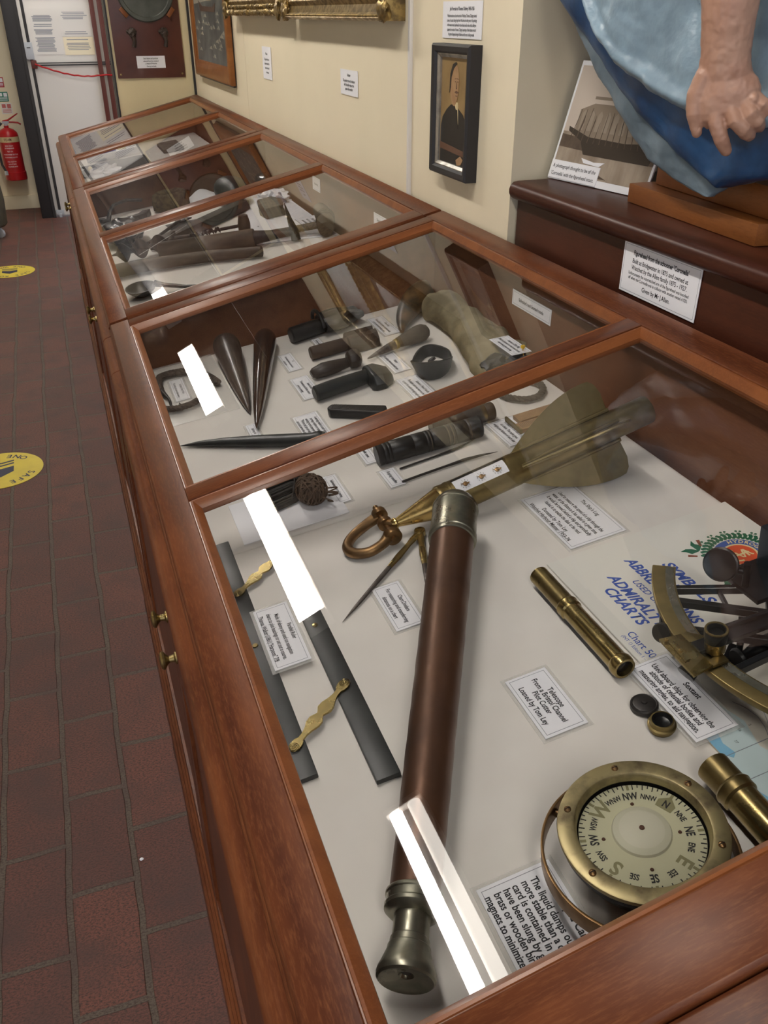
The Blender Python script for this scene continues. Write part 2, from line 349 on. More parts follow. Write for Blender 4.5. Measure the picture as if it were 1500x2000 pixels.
def lettering(name, items, mat, parent, z=0.0, label=None):
    bm = bmesh.new()
    for it in items:
        body, size, x, y = it[:4]; kw = it[4] if len(it) > 4 else {}
        rot = kw.pop('rot', 0.0)
        text_bm(bm, body, size, Matrix.Translation((x, y, z)) @ Matrix.Rotation(rot, 4, 'Z'), **kw)
    me = bpy.data.meshes.new(name); bm.to_mesh(me); bm.free()
    return link(name, me, mat, parent, label)

# ------------------------------------------------------------------ frames of reference
BETA = 0.144976; BA = 0.7336
ALPHA = 0.235407; Z0 = 0.84
BED = Matrix.Translation((0, 0, BA)) @ Matrix(((math.cos(BETA), 0, -math.sin(BETA), 0), (0, 1, 0, 0), (math.sin(BETA), 0, math.cos(BETA), 0), (0, 0, 0, 1)))
LID = Matrix.Translation((0, 0, Z0)) @ Matrix(((math.cos(ALPHA), 0, -math.sin(ALPHA), 0), (0, 1, 0, 0), (math.sin(ALPHA), 0, math.cos(ALPHA), 0), (0, 0, 0, 1)))
def onbed(u, v, h=0.0, a=0.0): return BED @ Matrix.Translation((u, v, h)) @ Matrix.Rotation(a, 4, 'Z')

# ================================================================== setting
def wpart(o, parent):                       # child whose geometry is written in world coordinates
    o.parent = parent; o.matrix_parent_inverse = parent.matrix_world.inverted(); return o
fl = MB().box2((-2.6, -4.2, -0.1), (1.4, 7.4, 0.0)).build('floor', 'floor'); struct(fl)
fl.location = (-0.0115, -0.09, 0)
struct(MB().box2((-2.6, -3.6, 2.5), (1.4, 7.4, 2.6)).build('ceiling', 'ceiling'))
wr = MB().prism([(0.75, -0.282), (0.75, 3.36), (1.4, 3.36), (1.4, -0.15)], 0.0, 2.5).build('wall_right', 'cream'); struct(wr)
struct(MB().box2((1.4, -4.2, 0.0), (1.5, 3.36, 2.5)).build('wall_recess', 'doorpanel'))
struct(MB().box2((0.333, 3.36, 0.0), (1.4, 3.46, 2.5)).build('wall_end', 'cream_end_lit'))
struct(MB().box2((-2.7, -2.2, 0.0), (-2.6, 7.4, 2.5)).build('wall_left', 'cream'))
# glossy facing sheets on the right wall, with their edge strips
struct(MB().box2((0.7435, 0.236, 0.0), (0.75, 2.02, 2.5)).build('trim_1', 'panel'))
struct(MB().box2((0.7435, 2.024, 0.0), (0.75, 3.36, 2.5)).build('trim_2', 'panel'))
struct(MB().box2((0.741, 0.224, 0.0), (0.75, 0.236, 2.5)).build('trim_3', 'white', bevel=0.002))
struct(MB().box2((0.733, 3.342, 0.0), (0.75, 3.36, 2.5)).build('trim_4', 'black'))
struct(MB().box2((0.325, 3.352, 0.0), (0.333, 3.46, 2.5)).build('trim_5', 'black'))
# far wall of the passage, door and timber post
struct(MB().box2((-2.6, 6.15, 0.0), (-0.10, 6.25, 2.5)).build('wall_back', 'cream'))
struct(MB().box2((-2.6, 6.128, 0.0), (-0.165, 6.15, 0.105)).build('baseboard_back', 'cream', bevel=0.004))
pw = MB().box2((-0.205, 5.66, 0.0), (-0.10, 6.15, 2.5)); struct(pw.build('trim_6', 'black', bevel=0.006))
struct(MB().box2((-0.12, 5.655, 0.0), (-0.10, 5.72, 2.5)).build('trim_7', 'black'))
struct(MB().box2((0.53, 5.70, 0.0), (1.5, 5.80, 2.5)).build('wall_passage', 'cream'))
d1 = MB().box2((-0.10, 5.685, 0.012), (0.53, 5.73, 2.1)).build('door_1', 'white', bevel=0.003); struct(d1)
struct(MB().box2((-0.10, 5.685, 2.1), (0.53, 5.8, 2.5)).build('trim_8', 'doorpanel'))
MB().box2((-0.099, 5.680, 1.485), (0.49, 5.684, 2.095)).build('door_panel', 'doorpanel', d1)
rod = MB()
rod.box2((-0.072, 5.672, 0.03), (-0.060, 5.684, 2.05)); rod.box2((-0.076, 5.676, 0.03), (-0.056, 5.684, 2.05))
rod.build('bolt_rod', 'black', d1)
MB().box2((-0.095, 5.662, 0.02), (-0.035, 5.684, 0.055)).box2((-0.075, 5.655, 0.0), (-0.055, 5.668, 0.03)).build('floor_latch', 'galv', d1, bevel=0.003)
MB().box2((-0.045, 5.663, 1.062), (0.50, 5.676, 1.070)).box2((-0.045, 5.666, 1.078), (0.50, 5.676, 1.084)).build('push_bar', 'black', d1)
MB().box2((-0.10, 5.655, 1.105), (-0.045, 5.684, 1.215)).build('panic_latch', 'galv', d1, bevel=0.004)
MB().box2((-0.085, 5.653, 1.178), (-0.06, 5.655, 1.184)).build('latch_slot', 'black', d1)
MB().box2((-0.075, 5.65, 1.045), (-0.035, 5.684, 1.10)).build('latch_bracket', 'darkred', d1, bevel=0.006)
for x0, x1 in ((0.392, 0.424), (0.447, 0.479)):
    wpart(MB().box2((x0, 5.655, 0.02), (x1, 5.684, 2.1)).build('door_strip', 'darkred', bevel=0.003), d1)
MB().box2((0.49, 5.66, 0.0), (0.523, 5.684, 2.1)).build('door_edge_strip', 'galv', d1, bevel=0.002)
rp = []
for i in range(25):
    t = i / 24; rp.append((-0.05 + 0.57 * t, 5.645, 1.075 - 0.085 * math.sin(min(1, t * 1.25) * PI * 0.62) + 0.002 * math.sin(i * 2.2)))
tag(MB().tube(rp, 0.0055, 8).build('barrier_rope', 'red'), 'thin red rope slung across the white door from its latch', 'rope')
def notice_sheet(name, label, x0, x1, z0, z1, y, mat, rows):
    t = thing(name, label, 'notice', Matrix.Translation(((x0 + x1) / 2, y, z0)))
    w, h = x1 - x0, z1 - z0
    MB().box2((-w / 2, 0, 0), (w / 2, 0.0015, h)).build('paper_sheet', mat, t)
    mb = MB(); random.seed(int(x0 * 1000) % 97 + 3)
    for (a, b, n) in rows:
        for k in range(n):
            zz = h * (b - (b - a) * (k + 0.5) / n); ln = w * random.uniform(0.34, 0.43)
            mb.box2((-ln, -0.0006, zz - 0.0022), (ln * random.uniform(0.75, 1.0), 0.0, zz + 0.0022))
    mb.build('lettering', 'grey', t)
    return t
notice_sheet('door_notice', 'printed white notice on the left of the white door', -0.028, 0.142, 1.135, 1.425, 5.682, 'white', [(0.72, 0.86, 6), (0.6, 0.68, 2), (0.44, 0.56, 5), (0.06, 0.38, 13)])
notice_sheet('door_notice', 'printed white notice on the right of the white door, above a cream one', 0.165, 0.385, 1.25, 1.425, 5.682, 'white', [(0.6, 0.9, 5), (0.05, 0.2, 2)])
notice_sheet('door_notice', 'small cream notice low on the right of the white door', 0.175, 0.385, 1.13, 1.245, 5.681, 'cream', [(0.8, 0.92, 1), (0.25, 0.7, 5)])
# window on the far back wall (seen mirrored in the glossy sheets)
w1 = MB().box2((-1.0, 6.11, 1.0), (-0.58, 6.15, 1.06)).box2((-1.0, 6.11, 1.5), (-0.58, 6.15, 1.56)).box2((-1.0, 6.11, 1.06), (-0.95, 6.15, 1.5)).box2((-0.63, 6.11, 1.06), (-0.58, 6.15, 1.5)).box2((-0.80, 6.12, 1.06), (-0.775, 6.15, 1.5)).build('window_1', 'white', bevel=0.003)
struct(w1); MB().box2((-0.95, 6.14, 1.06), (-0.63, 6.148, 1.5)).build('pane', 'galv', w1)

# ------------------------------------------------------------------ ceiling lights
def ceiling_light(y0, y1, label, bare=False):
    t = thing('ceiling_light', label, 'light', Matrix.Translation((-0.1425, (y0 + y1) / 2, 2.5)), 'fluorescent battens along the ceiling')
    L = (y1 - y0) / 2
    MB().box2((-0.062, -L - 0.02, -0.055), (0.062, L + 0.02, 0.0)).build('housing', 'white', t, bevel=0.004)
    for s in (-1, 1): MB().box2((-0.062, s * L, -0.085), (0.062, s * (L + 0.02), -0.055)).build('end_cap', 'white', t, bevel=0.003)
    if bare:
        for s, mt in ((-1, 'tube'), (1, 'tube_dim')): MB().tube([(s * 0.032, -L + 0.004, -0.068), (s * 0.032, L - 0.004, -0.068)], 0.0215, 16).build('tube_lamp', mt, t)
        MB().box2((-0.058, -L, -0.058), (0.058, L, -0.055)).build('reflector', 'reflector', t)
        return
    for s in (-1, 1): MB().tube([(s * 0.03, -L + 0.03, -0.066), (s * 0.03, L - 0.03, -0.066)], 0.010, 12).build('tube_lamp', 'tube', t)
    MB().box2((-0.058, -L, -0.082), (0.058, L, -0.078)).build('diffuser', 'diffuser', t)
for y0, y1, lb in ((-1.31, -0.165, 'fluorescent batten on the ceiling above the nearest case with the telescope'), (0.83, 1.89, 'fluorescent batten on the ceiling above the case of shipwright tools'), (2.96, 4.12, 'fluorescent batten on the ceiling near the end of the row of cases'), (4.92, 6.0, 'fluorescent batten on the ceiling in front of the white door'), (-3.4, -2.3, 'fluorescent batten on the ceiling behind the nearest case')):
    ceiling_light(y0, y1, lb, bare=(y0 == -1.31))

# ================================================================== display cases
TA = math.tan(ALPHA)
def display_case(label, y0, y1, lid_y0, lid_y1, g, beds, nose, plinth, knob_y):
    yc = (y0 + y1) / 2
    t = thing('display_case', label, 'display case', Matrix.Translation((0.36, yc, 0.0)), 'glazed display cases in a row along the wall')
    P = lambda o: wpart(o, t)
    # cupboard under the case
    P(MB().box2((-0.006, y0 + 0.001, 0.10), (0.735, y1 - 0.001, 0.70)).build('cupboard', 'wood_z'))
    # front wall, back wall, end walls of the showcase
    P(MB().box2((0.004, y0 + 0.001, 0.70), (0.026, y1 - 0.001, 0.817)).build('front_panel', 'wood_y'))
    P(MB().box2((0.712, y0 + 0.001, 0.70), (0.737, y1 - 0.001, 0.989)).build('back_panel', 'wood_in'))
    for a, b in ((y0 + 0.001, y0 + 0.030), (y1 - 0.030, y1 - 0.001)):
        zl = lambda x: Z0 - 0.0212 + x * TA
        P(MB().rings([[(0.026, y, 0.70), (0.712, y, 0.70), (0.712, y, zl(0.712)), (0.026, y, zl(0.026))] for y in (a, b)]).build('end_panel', 'wood_in'))
    # cloth-covered beds
    for a, b in beds:
        o = MB().box2((0.027, a, -0.02), (0.708, b, -0.0008)).build('bed_board', 'cloth', bevel=0.011, bseg=4); o.parent = t
        o.matrix_parent_inverse = t.matrix_world.inverted(); o.matrix_basis = BED
    # nosing
    prof = [(0.004, 0.70), (-0.006, 0.70), (-0.006, 0.780), (-0.014, 0.783), (-0.0195, 0.788), (-0.0215, 0.795), (-0.0205, 0.802), (-0.0165, 0.8075), (-0.010, 0.8105), (-0.003, 0.812), (-0.002, 0.8165), (0.004, 0.8165)]
    for a, b in nose:
        P(MB().rings([[(x, y, z) for x, z in prof] for y in (a + 0.0012, b - 0.0012)]).build('nosing', 'wood_y', bevel=0.0008, bseg=1))
    pr = [(0.02, 0.0), (-0.027, 0.0), (-0.027, 0.078), (-0.0262, 0.084), (-0.022, 0.087), (-0.021, 0.093), (-0.0165, 0.096), (-0.0155, 0.102), (-0.011, 0.106), (0.02, 0.108)]
    for a, b, dx in plinth: P(MB().rings([[(x + dx, y, z) for x, z in pr] for y in (a + 0.0007, b - 0.0007)]).build('plinth', 'wood_y'))
    # doors
    for s in (-1, 1):
        e0, e1 = (y0 + 0.05, knob_y - 0.002) if s < 0 else (knob_y + 0.002, y1 - 0.05)
        d = P(MB().box2((-0.009, e0, 0.115), (-0.006, e1, 0.69)).box2((-0.014, e0, 0.115), (-0.006, e0 + 0.06, 0.69)).box2((-0.014, e1 - 0.06, 0.115), (-0.006, e1, 0.69)).box2((-0.014, e0 + 0.06, 0.63), (-0.006, e1 - 0.06, 0.69)).box2((-0.014, e0 + 0.06, 0.115), (-0.006, e1 - 0.06, 0.175)).build('door', 'wood_z'))
        wpart(MB().lathe([(0, 0.0085), (0.002, 0.0085), (0.004, 0.0055), (0.010, 0.0045), (0.013, 0.007), (0.016, 0.0118), (0.0185, 0.0125), (0.021, 0.0105), (0.0225, 0.005), (0.023, 0.0)], (-0.014, knob_y + s * 0.047, 0.66), (-1, 0, 0), 24).build('knob', 'brass'), t).parent = d
    for ch in t.children:
        if ch.name.startswith('door'):
            for k in ch.children: k.matrix_parent_inverse = Matrix.Identity(4); k.matrix_basis = Matrix.Identity(4)
    # lid
    sL, sR, sE = 0.0361, 0.7166, 0.760
    gf, gn, hf, hn = g                      # far pane far/near groove, near pane far/near groove
    stile = [(0.0, 0.0), (-0.0035, -0.0035), (-0.0045, -0.0075), (-0.0065, -0.009), (-0.0078, -0.0115), (-0.0065, -0.0145), (-0.002, -0.0155), (0.0, -0.0205), (sL, -0.0205), (sL, -0.0008), (sL - 0.001, 0.0)]
    stile2 = [(sR + 0.001, 0.0), (sR, -0.0008), (sR, -0.0205), (sE, -0.0205), (sE, -0.003), (sE - 0.003, 0.0)]
    lm = MB()
    for pf in (stile, stile2): lm.rings([[(s_, y, n_) for s_, n_ in pf] for y in (lid_y0 + 0.0005, lid_y1 - 0.0005)])
    lid = lm.build('lid', 'wood_y', bevel=0.0006, bseg=1); lid.parent = t; lid.matrix_parent_inverse = t.matrix_world.inverted(); lid.matrix_basis = LID
    for a, b, e0, e1 in ((gf, lid_y1, 0, 1), (hf, gn, 0, 0), (lid_y0, hn, 1, 0)):
        ra = 0.004 if e0 else 0.0008
        rb = 0.004 if e1 else 0.0008
        pf = [(a, -0.0205), (b, -0.0205), (b, -rb), (b - rb, 0.0), (a + ra, 0.0), (a, -ra)]
        MB().rings([[(s_, y, n_) for y, n_ in pf] for s_ in (sL, sR)]).build('cross_rail', 'wood_x', lid, bevel=0.0006, bseg=1)
    for a, b in ((gn, gf), (hn, hf)):
        prof2 = [(0.0, -0.0020), (0.0012, -0.0022), (0.0018, -0.0012), (0.0042, -0.0010), (0.0085, -0.0055), (0.0125, -0.0115), (0.0125, -0.019), (0.0, -0.019)]
        mb = MB(); loops = []
        for d, n in prof2: loops.append([mb.bm.verts.new(p) for p in ((sL + d, a + d, n), (sR - d, a + d, n), (sR - d, b - d, n), (sL + d, b - d, n))])
        for i in range(len(loops)):
            p, q = loops[i], loops[(i + 1) % len(loops)]
            for k in range(4): mb.bm.faces.new((p[k], p[(k + 1) % 4], q[(k + 1) % 4], q[k]))
        mb.build('glazing_bead', 'bead', lid, angle=25)
        MB().box2((sL + 0.004, a + 0.004, -0.0155), (sR - 0.004, b - 0.004, -0.0120)).build('glass_pane', 'glass', lid)
    return t
M['bead'] = wood('bead_wood', 'x', (0.25, 0.082, 0.026), (0.18, 0.055, 0.018), (0.28, 0.098, 0.034), 0.34, 0.3)
CASE_A = display_case('glazed mahogany case nearest the camera with telescope, sextant and sailmaker tools', -1.588, 0.012, -1.588, 0.0, (-0.0426, -0.7715, -0.8061, -1.5317), [(-1.556, -0.7905), (-0.7895, -0.022)], [(-1.588, -0.196), (-0.196, 0.012)], [(-1.588, 0.012, -0.0015)], -0.835)
CASE_B = display_case('glazed mahogany display case in the middle of the row, with augers and planks', 0.013, 1.662, 0.0149, 1.659, (1.600, 0.850, 0.797, 0.072), [(0.046, 1.630)], [(0.013, 1.5), (1.5, 1.662)], [(0.013, 0.10, -0.0015), (0.10, 1.662, 0.0)], 0.70)
CASE_C = display_case('glazed mahogany display case farthest away, against the end wall', 1.663, 3.345, 1.669, 3.3425, (3.285, 2.505, 2.455, 1.725), [(1.70, 3.31)], [(1.663, 3.345)], [(1.663, 1.82, 0.0), (1.82, 3.345, 0.001)], 2.36)
CASE_Z = display_case('mahogany display case cut off at the lower right corner of the photo', -3.19, -1.592, -3.19, -1.5895, (-1.64, -2.36, -2.40, -3.13), [(-3.16, -1.622)], [(-3.19, -1.592)], [(-3.19, -1.592, 0.0)], -2.4)

# ================================================================== exhibit labels
def card(label, u0, u1, v0, v1, lines, h=0.0, a=0.0, sleeve=0.004, border=True, mat4=None, cat='label', group=None, name='exhibit_label', ink='ink'):
    """white printed card: local x = reading direction, local y = towards the top of the text"""
    w, d = abs(v1 - v0), abs(u1 - u0)
    m = mat4 if mat4 is not None else onbed((u0 + u1) / 2, (v0 + v1) / 2, h, -PI / 2 + a)
    t = thing(name, label, cat, m, group)
    z = 0.0006
    if sleeve: MB().box2((-w / 2 - sleeve, -d / 2 - sleeve, 0.0), (w / 2 + sleeve, d / 2 + sleeve, 0.0005)).build('plastic_sleeve', 'sleeve', t)
    MB().box2((-w / 2, -d / 2, z), (w / 2, d / 2, z + 0.0008)).build('card', 'paper', t)
    z += 0.00085
    if border:
        b, k = 0.0032, 0.0005
        mb = MB()
        for x0, x1, y0, y1 in ((-w / 2 + b, w / 2 - b, d / 2 - b - k, d / 2 - b), (-w / 2 + b, w / 2 - b, -d / 2 + b, -d / 2 + b + k), (-w / 2 + b, -w / 2 + b + k, -d / 2 + b, d / 2 - b), (w / 2 - b - k, w / 2 - b, -d / 2 + b, d / 2 - b)):
            mb.box2((x0, y0, z - 0.0002), (x1, y1, z + 0.00005))
        mb.build('border', 'grey', t)
    items = []
    for ln in lines:
        body, size, y = ln[:3]; kw = dict(bold=0.012); x = 0.0
        if len(ln) > 3: kw.update(ln[3])
        x = kw.pop('x', 0.0)
        items.append((body, size, x, y, kw))
    if items: lettering('lettering', items, ink, t, z + 0.0002)
    return t
L = lambda n, top, step: [top - i * step for i in range(n)]
sb = dict(bold=0.016, xs=0.86)
def para(size, ys, texts, **kw): return [(t, size, y, dict(kw)) for t, y in zip(texts, ys)]

# ---- near half of the nearest case
y = L(7, 0.034, 0.0)
card("white label headed The Ship's Log, lying beyond the chart book", 0.484, 0.565, -0.886, -1.021,
     [("The Ship's Log", 0.0085, 0.0285, dict(sb))] + para(0.0082, [0.0135, 0.0045, -0.0045, -0.0135], ["Used to measure the speed of a ship through the", "water, or the distance it has sailed in a given time.", "It would be towed behind a ship and periodically", "hauled in to enable the dials to be read."], bold=0.016, xs=0.68) + para(0.0085, [-0.025, -0.0335], ["Donated by Tom Ley", "Watchet Harbour Master 1953-74"], **sb))
card('white label headed Chart Dividers, between the legs of the dividers', 0.231, 0.267, -0.969, -1.058,
     para(0.0078, [0.0085, -0.0005, -0.0095], ['Chart Dividers', 'For measuring and transferring', 'distances on a chart'], bold=0.014, xs=0.72))
card('white label headed Parallel Ruler, lying across the two ebony bars', 0.0835, 0.1265, -0.9455, -1.061,
     [('Parallel Ruler', 0.0078, 0.0135, dict(bold=0.014, xs=0.74))] + para(0.0078, [0.0035, -0.0055], ['Made of ebony and used on navigation', 'charts to plot bearings or set out a course.'], bold=0.012, xs=0.66) + [('Thomas Walker (1861) "Harpoon" 7/8', 0.0078, -0.0155, dict(bold=0.012, xs=0.72))], h=0.0075)
card('white label headed Telescope, lying right of the big brown telescope', 0.3045, 0.352, -1.1905, -1.278,
     para(0.0088, [0.0125, 0.0045, -0.0035, -0.0135], ['Telescope', 'From a Bristol Channel', 'Pilot Cutter', 'Loaned by Tom Ley'], bold=0.02, xs=0.80))
card('white label headed Sextant, lying below the brass sextant', 0.425, 0.4725, -1.2365, -1.348,
     [('Sextant', 0.0092, 0.0135, dict(bold=0.02, xs=0.86))] + para(0.0092, [0.0015, -0.0065, -0.0145], ['Used aboard ships for observing the', 'altitude of celestial bodies and', 'measuring angles, to aid navigation.'], bold=0.02, xs=0.72), h=0.0036)
card('white label headed Liquid Card Compass, half hidden by the near lid rail', 0.174, 0.242, -1.394, -1.542,
     [('Liquid Card Compass', 0.0100, 0.0262, dict(bold=0.022, xs=0.86))] + para(0.0096, [0.0140, 0.0056, -0.0028, -0.0112, -0.0196, -0.0280], ['The liquid damps out oscillations and is', 'more stable than a dry card. The card', 'card is contained in a brass bowl and', 'have been slung by gimbals in a', 'brass or wooden binnacle with', 'magnets to minimize compass'], bold=0.022, xs=0.80, align='LEFT', x=-0.0645))
card('small white label Roping needles, at the blunt ends of the two needles', 0.338, 0.362, -0.7005, -0.755, [('Roping needles', 0.0075, 0.0, dict(sb))])
card("white label Sailmaker's tarred twine, right of the balls of twine", 0.2555, 0.276, -0.668, -0.753, [("Sailmaker's tarred twine", 0.0072, 0.0, dict(bold=0.014, xs=0.8))])
card('small white label Needle case, tucked under the end of the banded needle case', 0.3295, 0.350, -0.605, -0.668, [('Needle cases', 0.0072, 0.0, dict(sb, x=-0.004))])
card('white label headed Rope Gauge, left of the boxwood gauge and behind the log fins', 0.541, 0.5925, -0.6565, -0.743,
     [('Rope Gauge', 0.0078, 0.0165, dict(sb))] + para(0.0078, [0.0045, -0.0045, -0.0135], ['To measure the size of rope', 'or chain. The table gives', 'weight per fathom of each size'], bold=0.012, xs=0.74))
# ---- far half of the nearest case
card('small white label headed Fid, right of the two standing fids', 0.317, 0.344, -0.1395, -0.2325, para(0.0066, [0.007, -0.001, -0.009], ['Fid', 'For making eyelets in canvas and', 'splicing rope'], bold=0.012, xs=0.72))
card('white label headed Seam Rubber, under the handle end of the black seam rubber', 0.308, 0.343, -0.2725, -0.378, para(0.0078, [0.0085, -0.001, -0.0105], ['Seam Rubber', 'To smooth and flatten seams', 'prior to sewing'], bold=0.012, xs=0.74))
card('white label with five lines, beneath the butt of the bone knife', 0.269, 0.313, -0.437, -0.548, para(0.0082, [0.0145, 0.0065, -0.0015, -0.0095, -0.0175], ['A serving mallet is used when', 'serving a splice or rope, after', 'winding tarred spunyarn with it', '"Worm and parcel with the lay,', 'turn and serve the other way"'], bold=0.012, xs=0.72))
card('white label headed Pricker, beneath the shaft of the pricker', 0.4905, 0.5225, -0.2725, -0.372, para(0.0078, [0.004, -0.006], ['Pricker', 'For splicing twine and small rope'], bold=0.012, xs=0.74))
card("white label headed Sailmaker's Palm, below the black leather palm", 0.480, 0.521, -0.4045, -0.516, para(0.0082, [0.0095, -0.0005, -0.0105], ["Sailmaker's Palm & Needle", 'The leather palm was worn on the hand', 'to push the needle through tough canvas'], bold=0.012, xs=0.66))
card('white label headed Grease Horn, beside the curved horn', 0.540, 0.5735, -0.0685, -0.183, para(0.0078, [0.0085, -0.001, -0.010], ['Grease Horn', 'This was filled with tallow to grease needles', 'and the twine when sewing canvas'], bold=0.012, xs=0.66))
card('tiny white label half under the brown grooved mallet', 0.4015, 0.417, -0.0995, -0.150, [('Serving mallets', 0.0062, 0.0, dict(sb))])
card('small white label Splicing fid, above the long dark bone knife', 0.187, 0.2045, -0.4155, -0.474, [('Splicing fid', 0.0066, 0.001, dict(sb))])
card('white label inside the loop of the hooked rope', 0.091, 0.118, -0.119, -0.228, para(0.0072, [0.0055, -0.0055], ["Sailmaker's Bench Hook", 'For holding the seam whilst sewing'], bold=0.012, xs=0.74))
card("white label Sailmaker's and Seaman's tools, fixed upright on the case back wall", 0, 0.0285, 0, 0.143,
     [("Sailmaker's and Seaman's tools", 0.0088, 0.0, dict(bold=0.014, xs=0.84))], sleeve=0.0,
     mat4=Matrix.Translation((0.712, -0.465, 0.9355)) @ Matrix(((0, 0, -1, 0), (-1, 0, 0, 0), (0, 1, 0, 0), (0, 0, 0, 1))))

# ================================================================== exhibits, near half of the nearest case
def along(p, q): return (Vector(q) - Vector(p))
def bthing(name, label, cat, u, v, group=None, a=0.0): return thing(name, label, cat, onbed(u, v, 0, a), group)
def R3(pts, u, v): return [(p[0] - u, p[1] - v, p[2]) for p in pts]

# --- big telescope
t = bthing('telescope', 'big brown telescope with brass ends lying down the middle of the near case', 'telescope', 0.25, -1.16)
A = Vector((0.373, -0.9255, 0.0585)) - Vector((0.25, -1.16, 0)); B = Vector((0.0905, -1.4525, 0.0245)) - Vector((0.25, -1.16, 0))
ax = (B - A).normalized(); LEN = (B - A).length
MB().lathe([(0.0, 0.0), (0.0, 0.014), (0.0015, 0.020), (0.006, 0.0255), (0.012, 0.0282), (0.016, 0.0288), (0.017, 0.0296), (0.020, 0.0296), (0.021, 0.0288), (0.070, 0.0288), (0.0705, 0.0297), (0.077, 0.0297), (0.078, 0.0285), (0.083, 0.0284), (0.084, 0.026), (0.084, 0.0)], A, ax, 48).build('objective_cap', 'nickel', t, label='nickel-brass objective end of the telescope')
seg = []
for i in range(40):
    k = i / 39; q = 0.084 + (LEN - 0.084 - 0.068) * k
    seg.append((q, 0.0268 - 0.0058 * k + 0.00022 * math.sin(i * 1.9) * (1 if 4 < i < 36 else 0)))
MB().lathe([(0.0835, 0.0)] + seg + [(LEN - 0.068, 0.0)], A, ax, 48).build('barrel', 'copper', t, label='worn brown barrel of the telescope')
e = LEN - 0.068
MB().lathe([(e, 0.0), (e, 0.0232), (e + 0.001, 0.0238), (e + 0.003, 0.0238), (e + 0.004, 0.0228), (e + 0.010, 0.0224), (e + 0.0115, 0.0236), (e + 0.0145, 0.0234), (e + 0.0175, 0.020), (e + 0.0185, 0.0168), (e + 0.019, 0.0)], A, ax, 40).build('collar', 'nickel', t)
MB().lathe([(e + 0.018, 0.0), (e + 0.018, 0.0146), (e + 0.036, 0.0146), (e + 0.037, 0.0156), (e + 0.042, 0.0160), (e + 0.043, 0.0170), (e + 0.046, 0.0172), (e + 0.051, 0.0190), (e + 0.056, 0.0208), (e + 0.060, 0.0226), (e + 0.063, 0.0232), (e + 0.066, 0.0228), (e + 0.0675, 0.0212), (e + 0.066, 0.0196), (e + 0.064, 0.0130), (e + 0.0632, 0.0062), (e + 0.0628, 0.0058), (e + 0.0600, 0.0042), (e + 0.0590, 0.0)], A, ax, 40).build('eyepiece', 'nickel', t)
MB().lathe([(e + 0.0605, 0.0), (e + 0.0605, 0.0040), (e + 0.0612, 0.0040), (e + 0.0612, 0.0)], A, ax, 20).build('peephole', 'blackmetal', t)

# --- ship's log
lu, lv = 0.5, -0.90
t = bthing('ships_log', 'brass torpedo-shaped towed log with four fins, lying under the telescope end', 'ship log', lu, lv)
N0 = Vector((0.296, -0.877, 0.022)) - Vector((lu, lv, 0)); N1 = Vector((0.696, -0.872, 0.0725)) - Vector((lu, lv, 0))
la = (N1 - N0).normalized(); LL = (N1 - N0).length
q = lambda f: f * LL
MB().lathe([(q(0.0), 0.0), (q(0.0), 0.006), (q(0.008), 0.0078), (q(0.016), 0.0078), (q(0.02), 0.0065), (q(0.028), 0.0072), (q(0.175), 0.0215), (q(0.18), 0.0225), (q(0.18), 0.0)], N0, la, 36).build('nose_cone', 'brassb', t, label='bright brass nose cone')
MB().lathe([(q(0.18), 0.0), (q(0.18), 0.0232), (q(0.185), 0.0238), (q(0.195), 0.0238), (q(0.2), 0.0232), (q(0.215), 0.0232), (q(0.217), 0.0238), (q(0.225), 0.0238), (q(0.227), 0.0230), (q(0.47), 0.0230), (q(0.475), 0.0225), (q(0.50), 0.0218), (q(0.56), 0.0205), (q(0.86), 0.0205), (q(0.995), 0.0205), (q(1.0), 0.0200), (q(1.0), 0.0185), (q(0.93), 0.0185), (q(0.93), 0.0)], N0, la, 40).build('body', 'brass2', t)
pu = Vector((0, 0, 1)); pu = (pu - la * pu.dot(la)).normalized(); pv = pu.cross(la).normalized()     # pv ~ towards the viewer side (-v)
if pv.y > 0: pv = -pv
FR = 0.071
for k, ang in enumerate((33, 123, 213, 303)):
    an = math.radians(ang); dr = pv * math.cos(an) + pu * math.sin(an); th = la.cross(dr).normalized() * 0.0011
    prof = [(0.475, 0.019)]
    for i in range(15):
        s_ = i / 14
        prof.append((0.475 + 0.335 * s_, 0.0215 + (FR - 0.0215) * math.sin(s_ * PI / 2) ** 0.95))
    prof += [(0.835, FR - 0.001), (0.852, FR - 0.008), (0.862, FR - 0.022), (0.858, 0.019)]
    MB().rings([[N0 + la * q(f) + dr * r + s2 * th for f, r in prof] for s2 in (-1, 1)]).build('fin', 'brass2', t, angle=30)
    for s2 in (-1, 1):
        MB().tube([N0 + la * q(0.48) + dr * 0.0220 + th * 2 * s2, N0 + la * q(0.62) + dr * 0.0225 + th * 3.2 * s2, N0 + la * q(0.86) + dr * 0.0225 + th * 3.2 * s2], [0.0012, 0.003, 0.0032], 8).build('fin_flange', 'brass2', t)
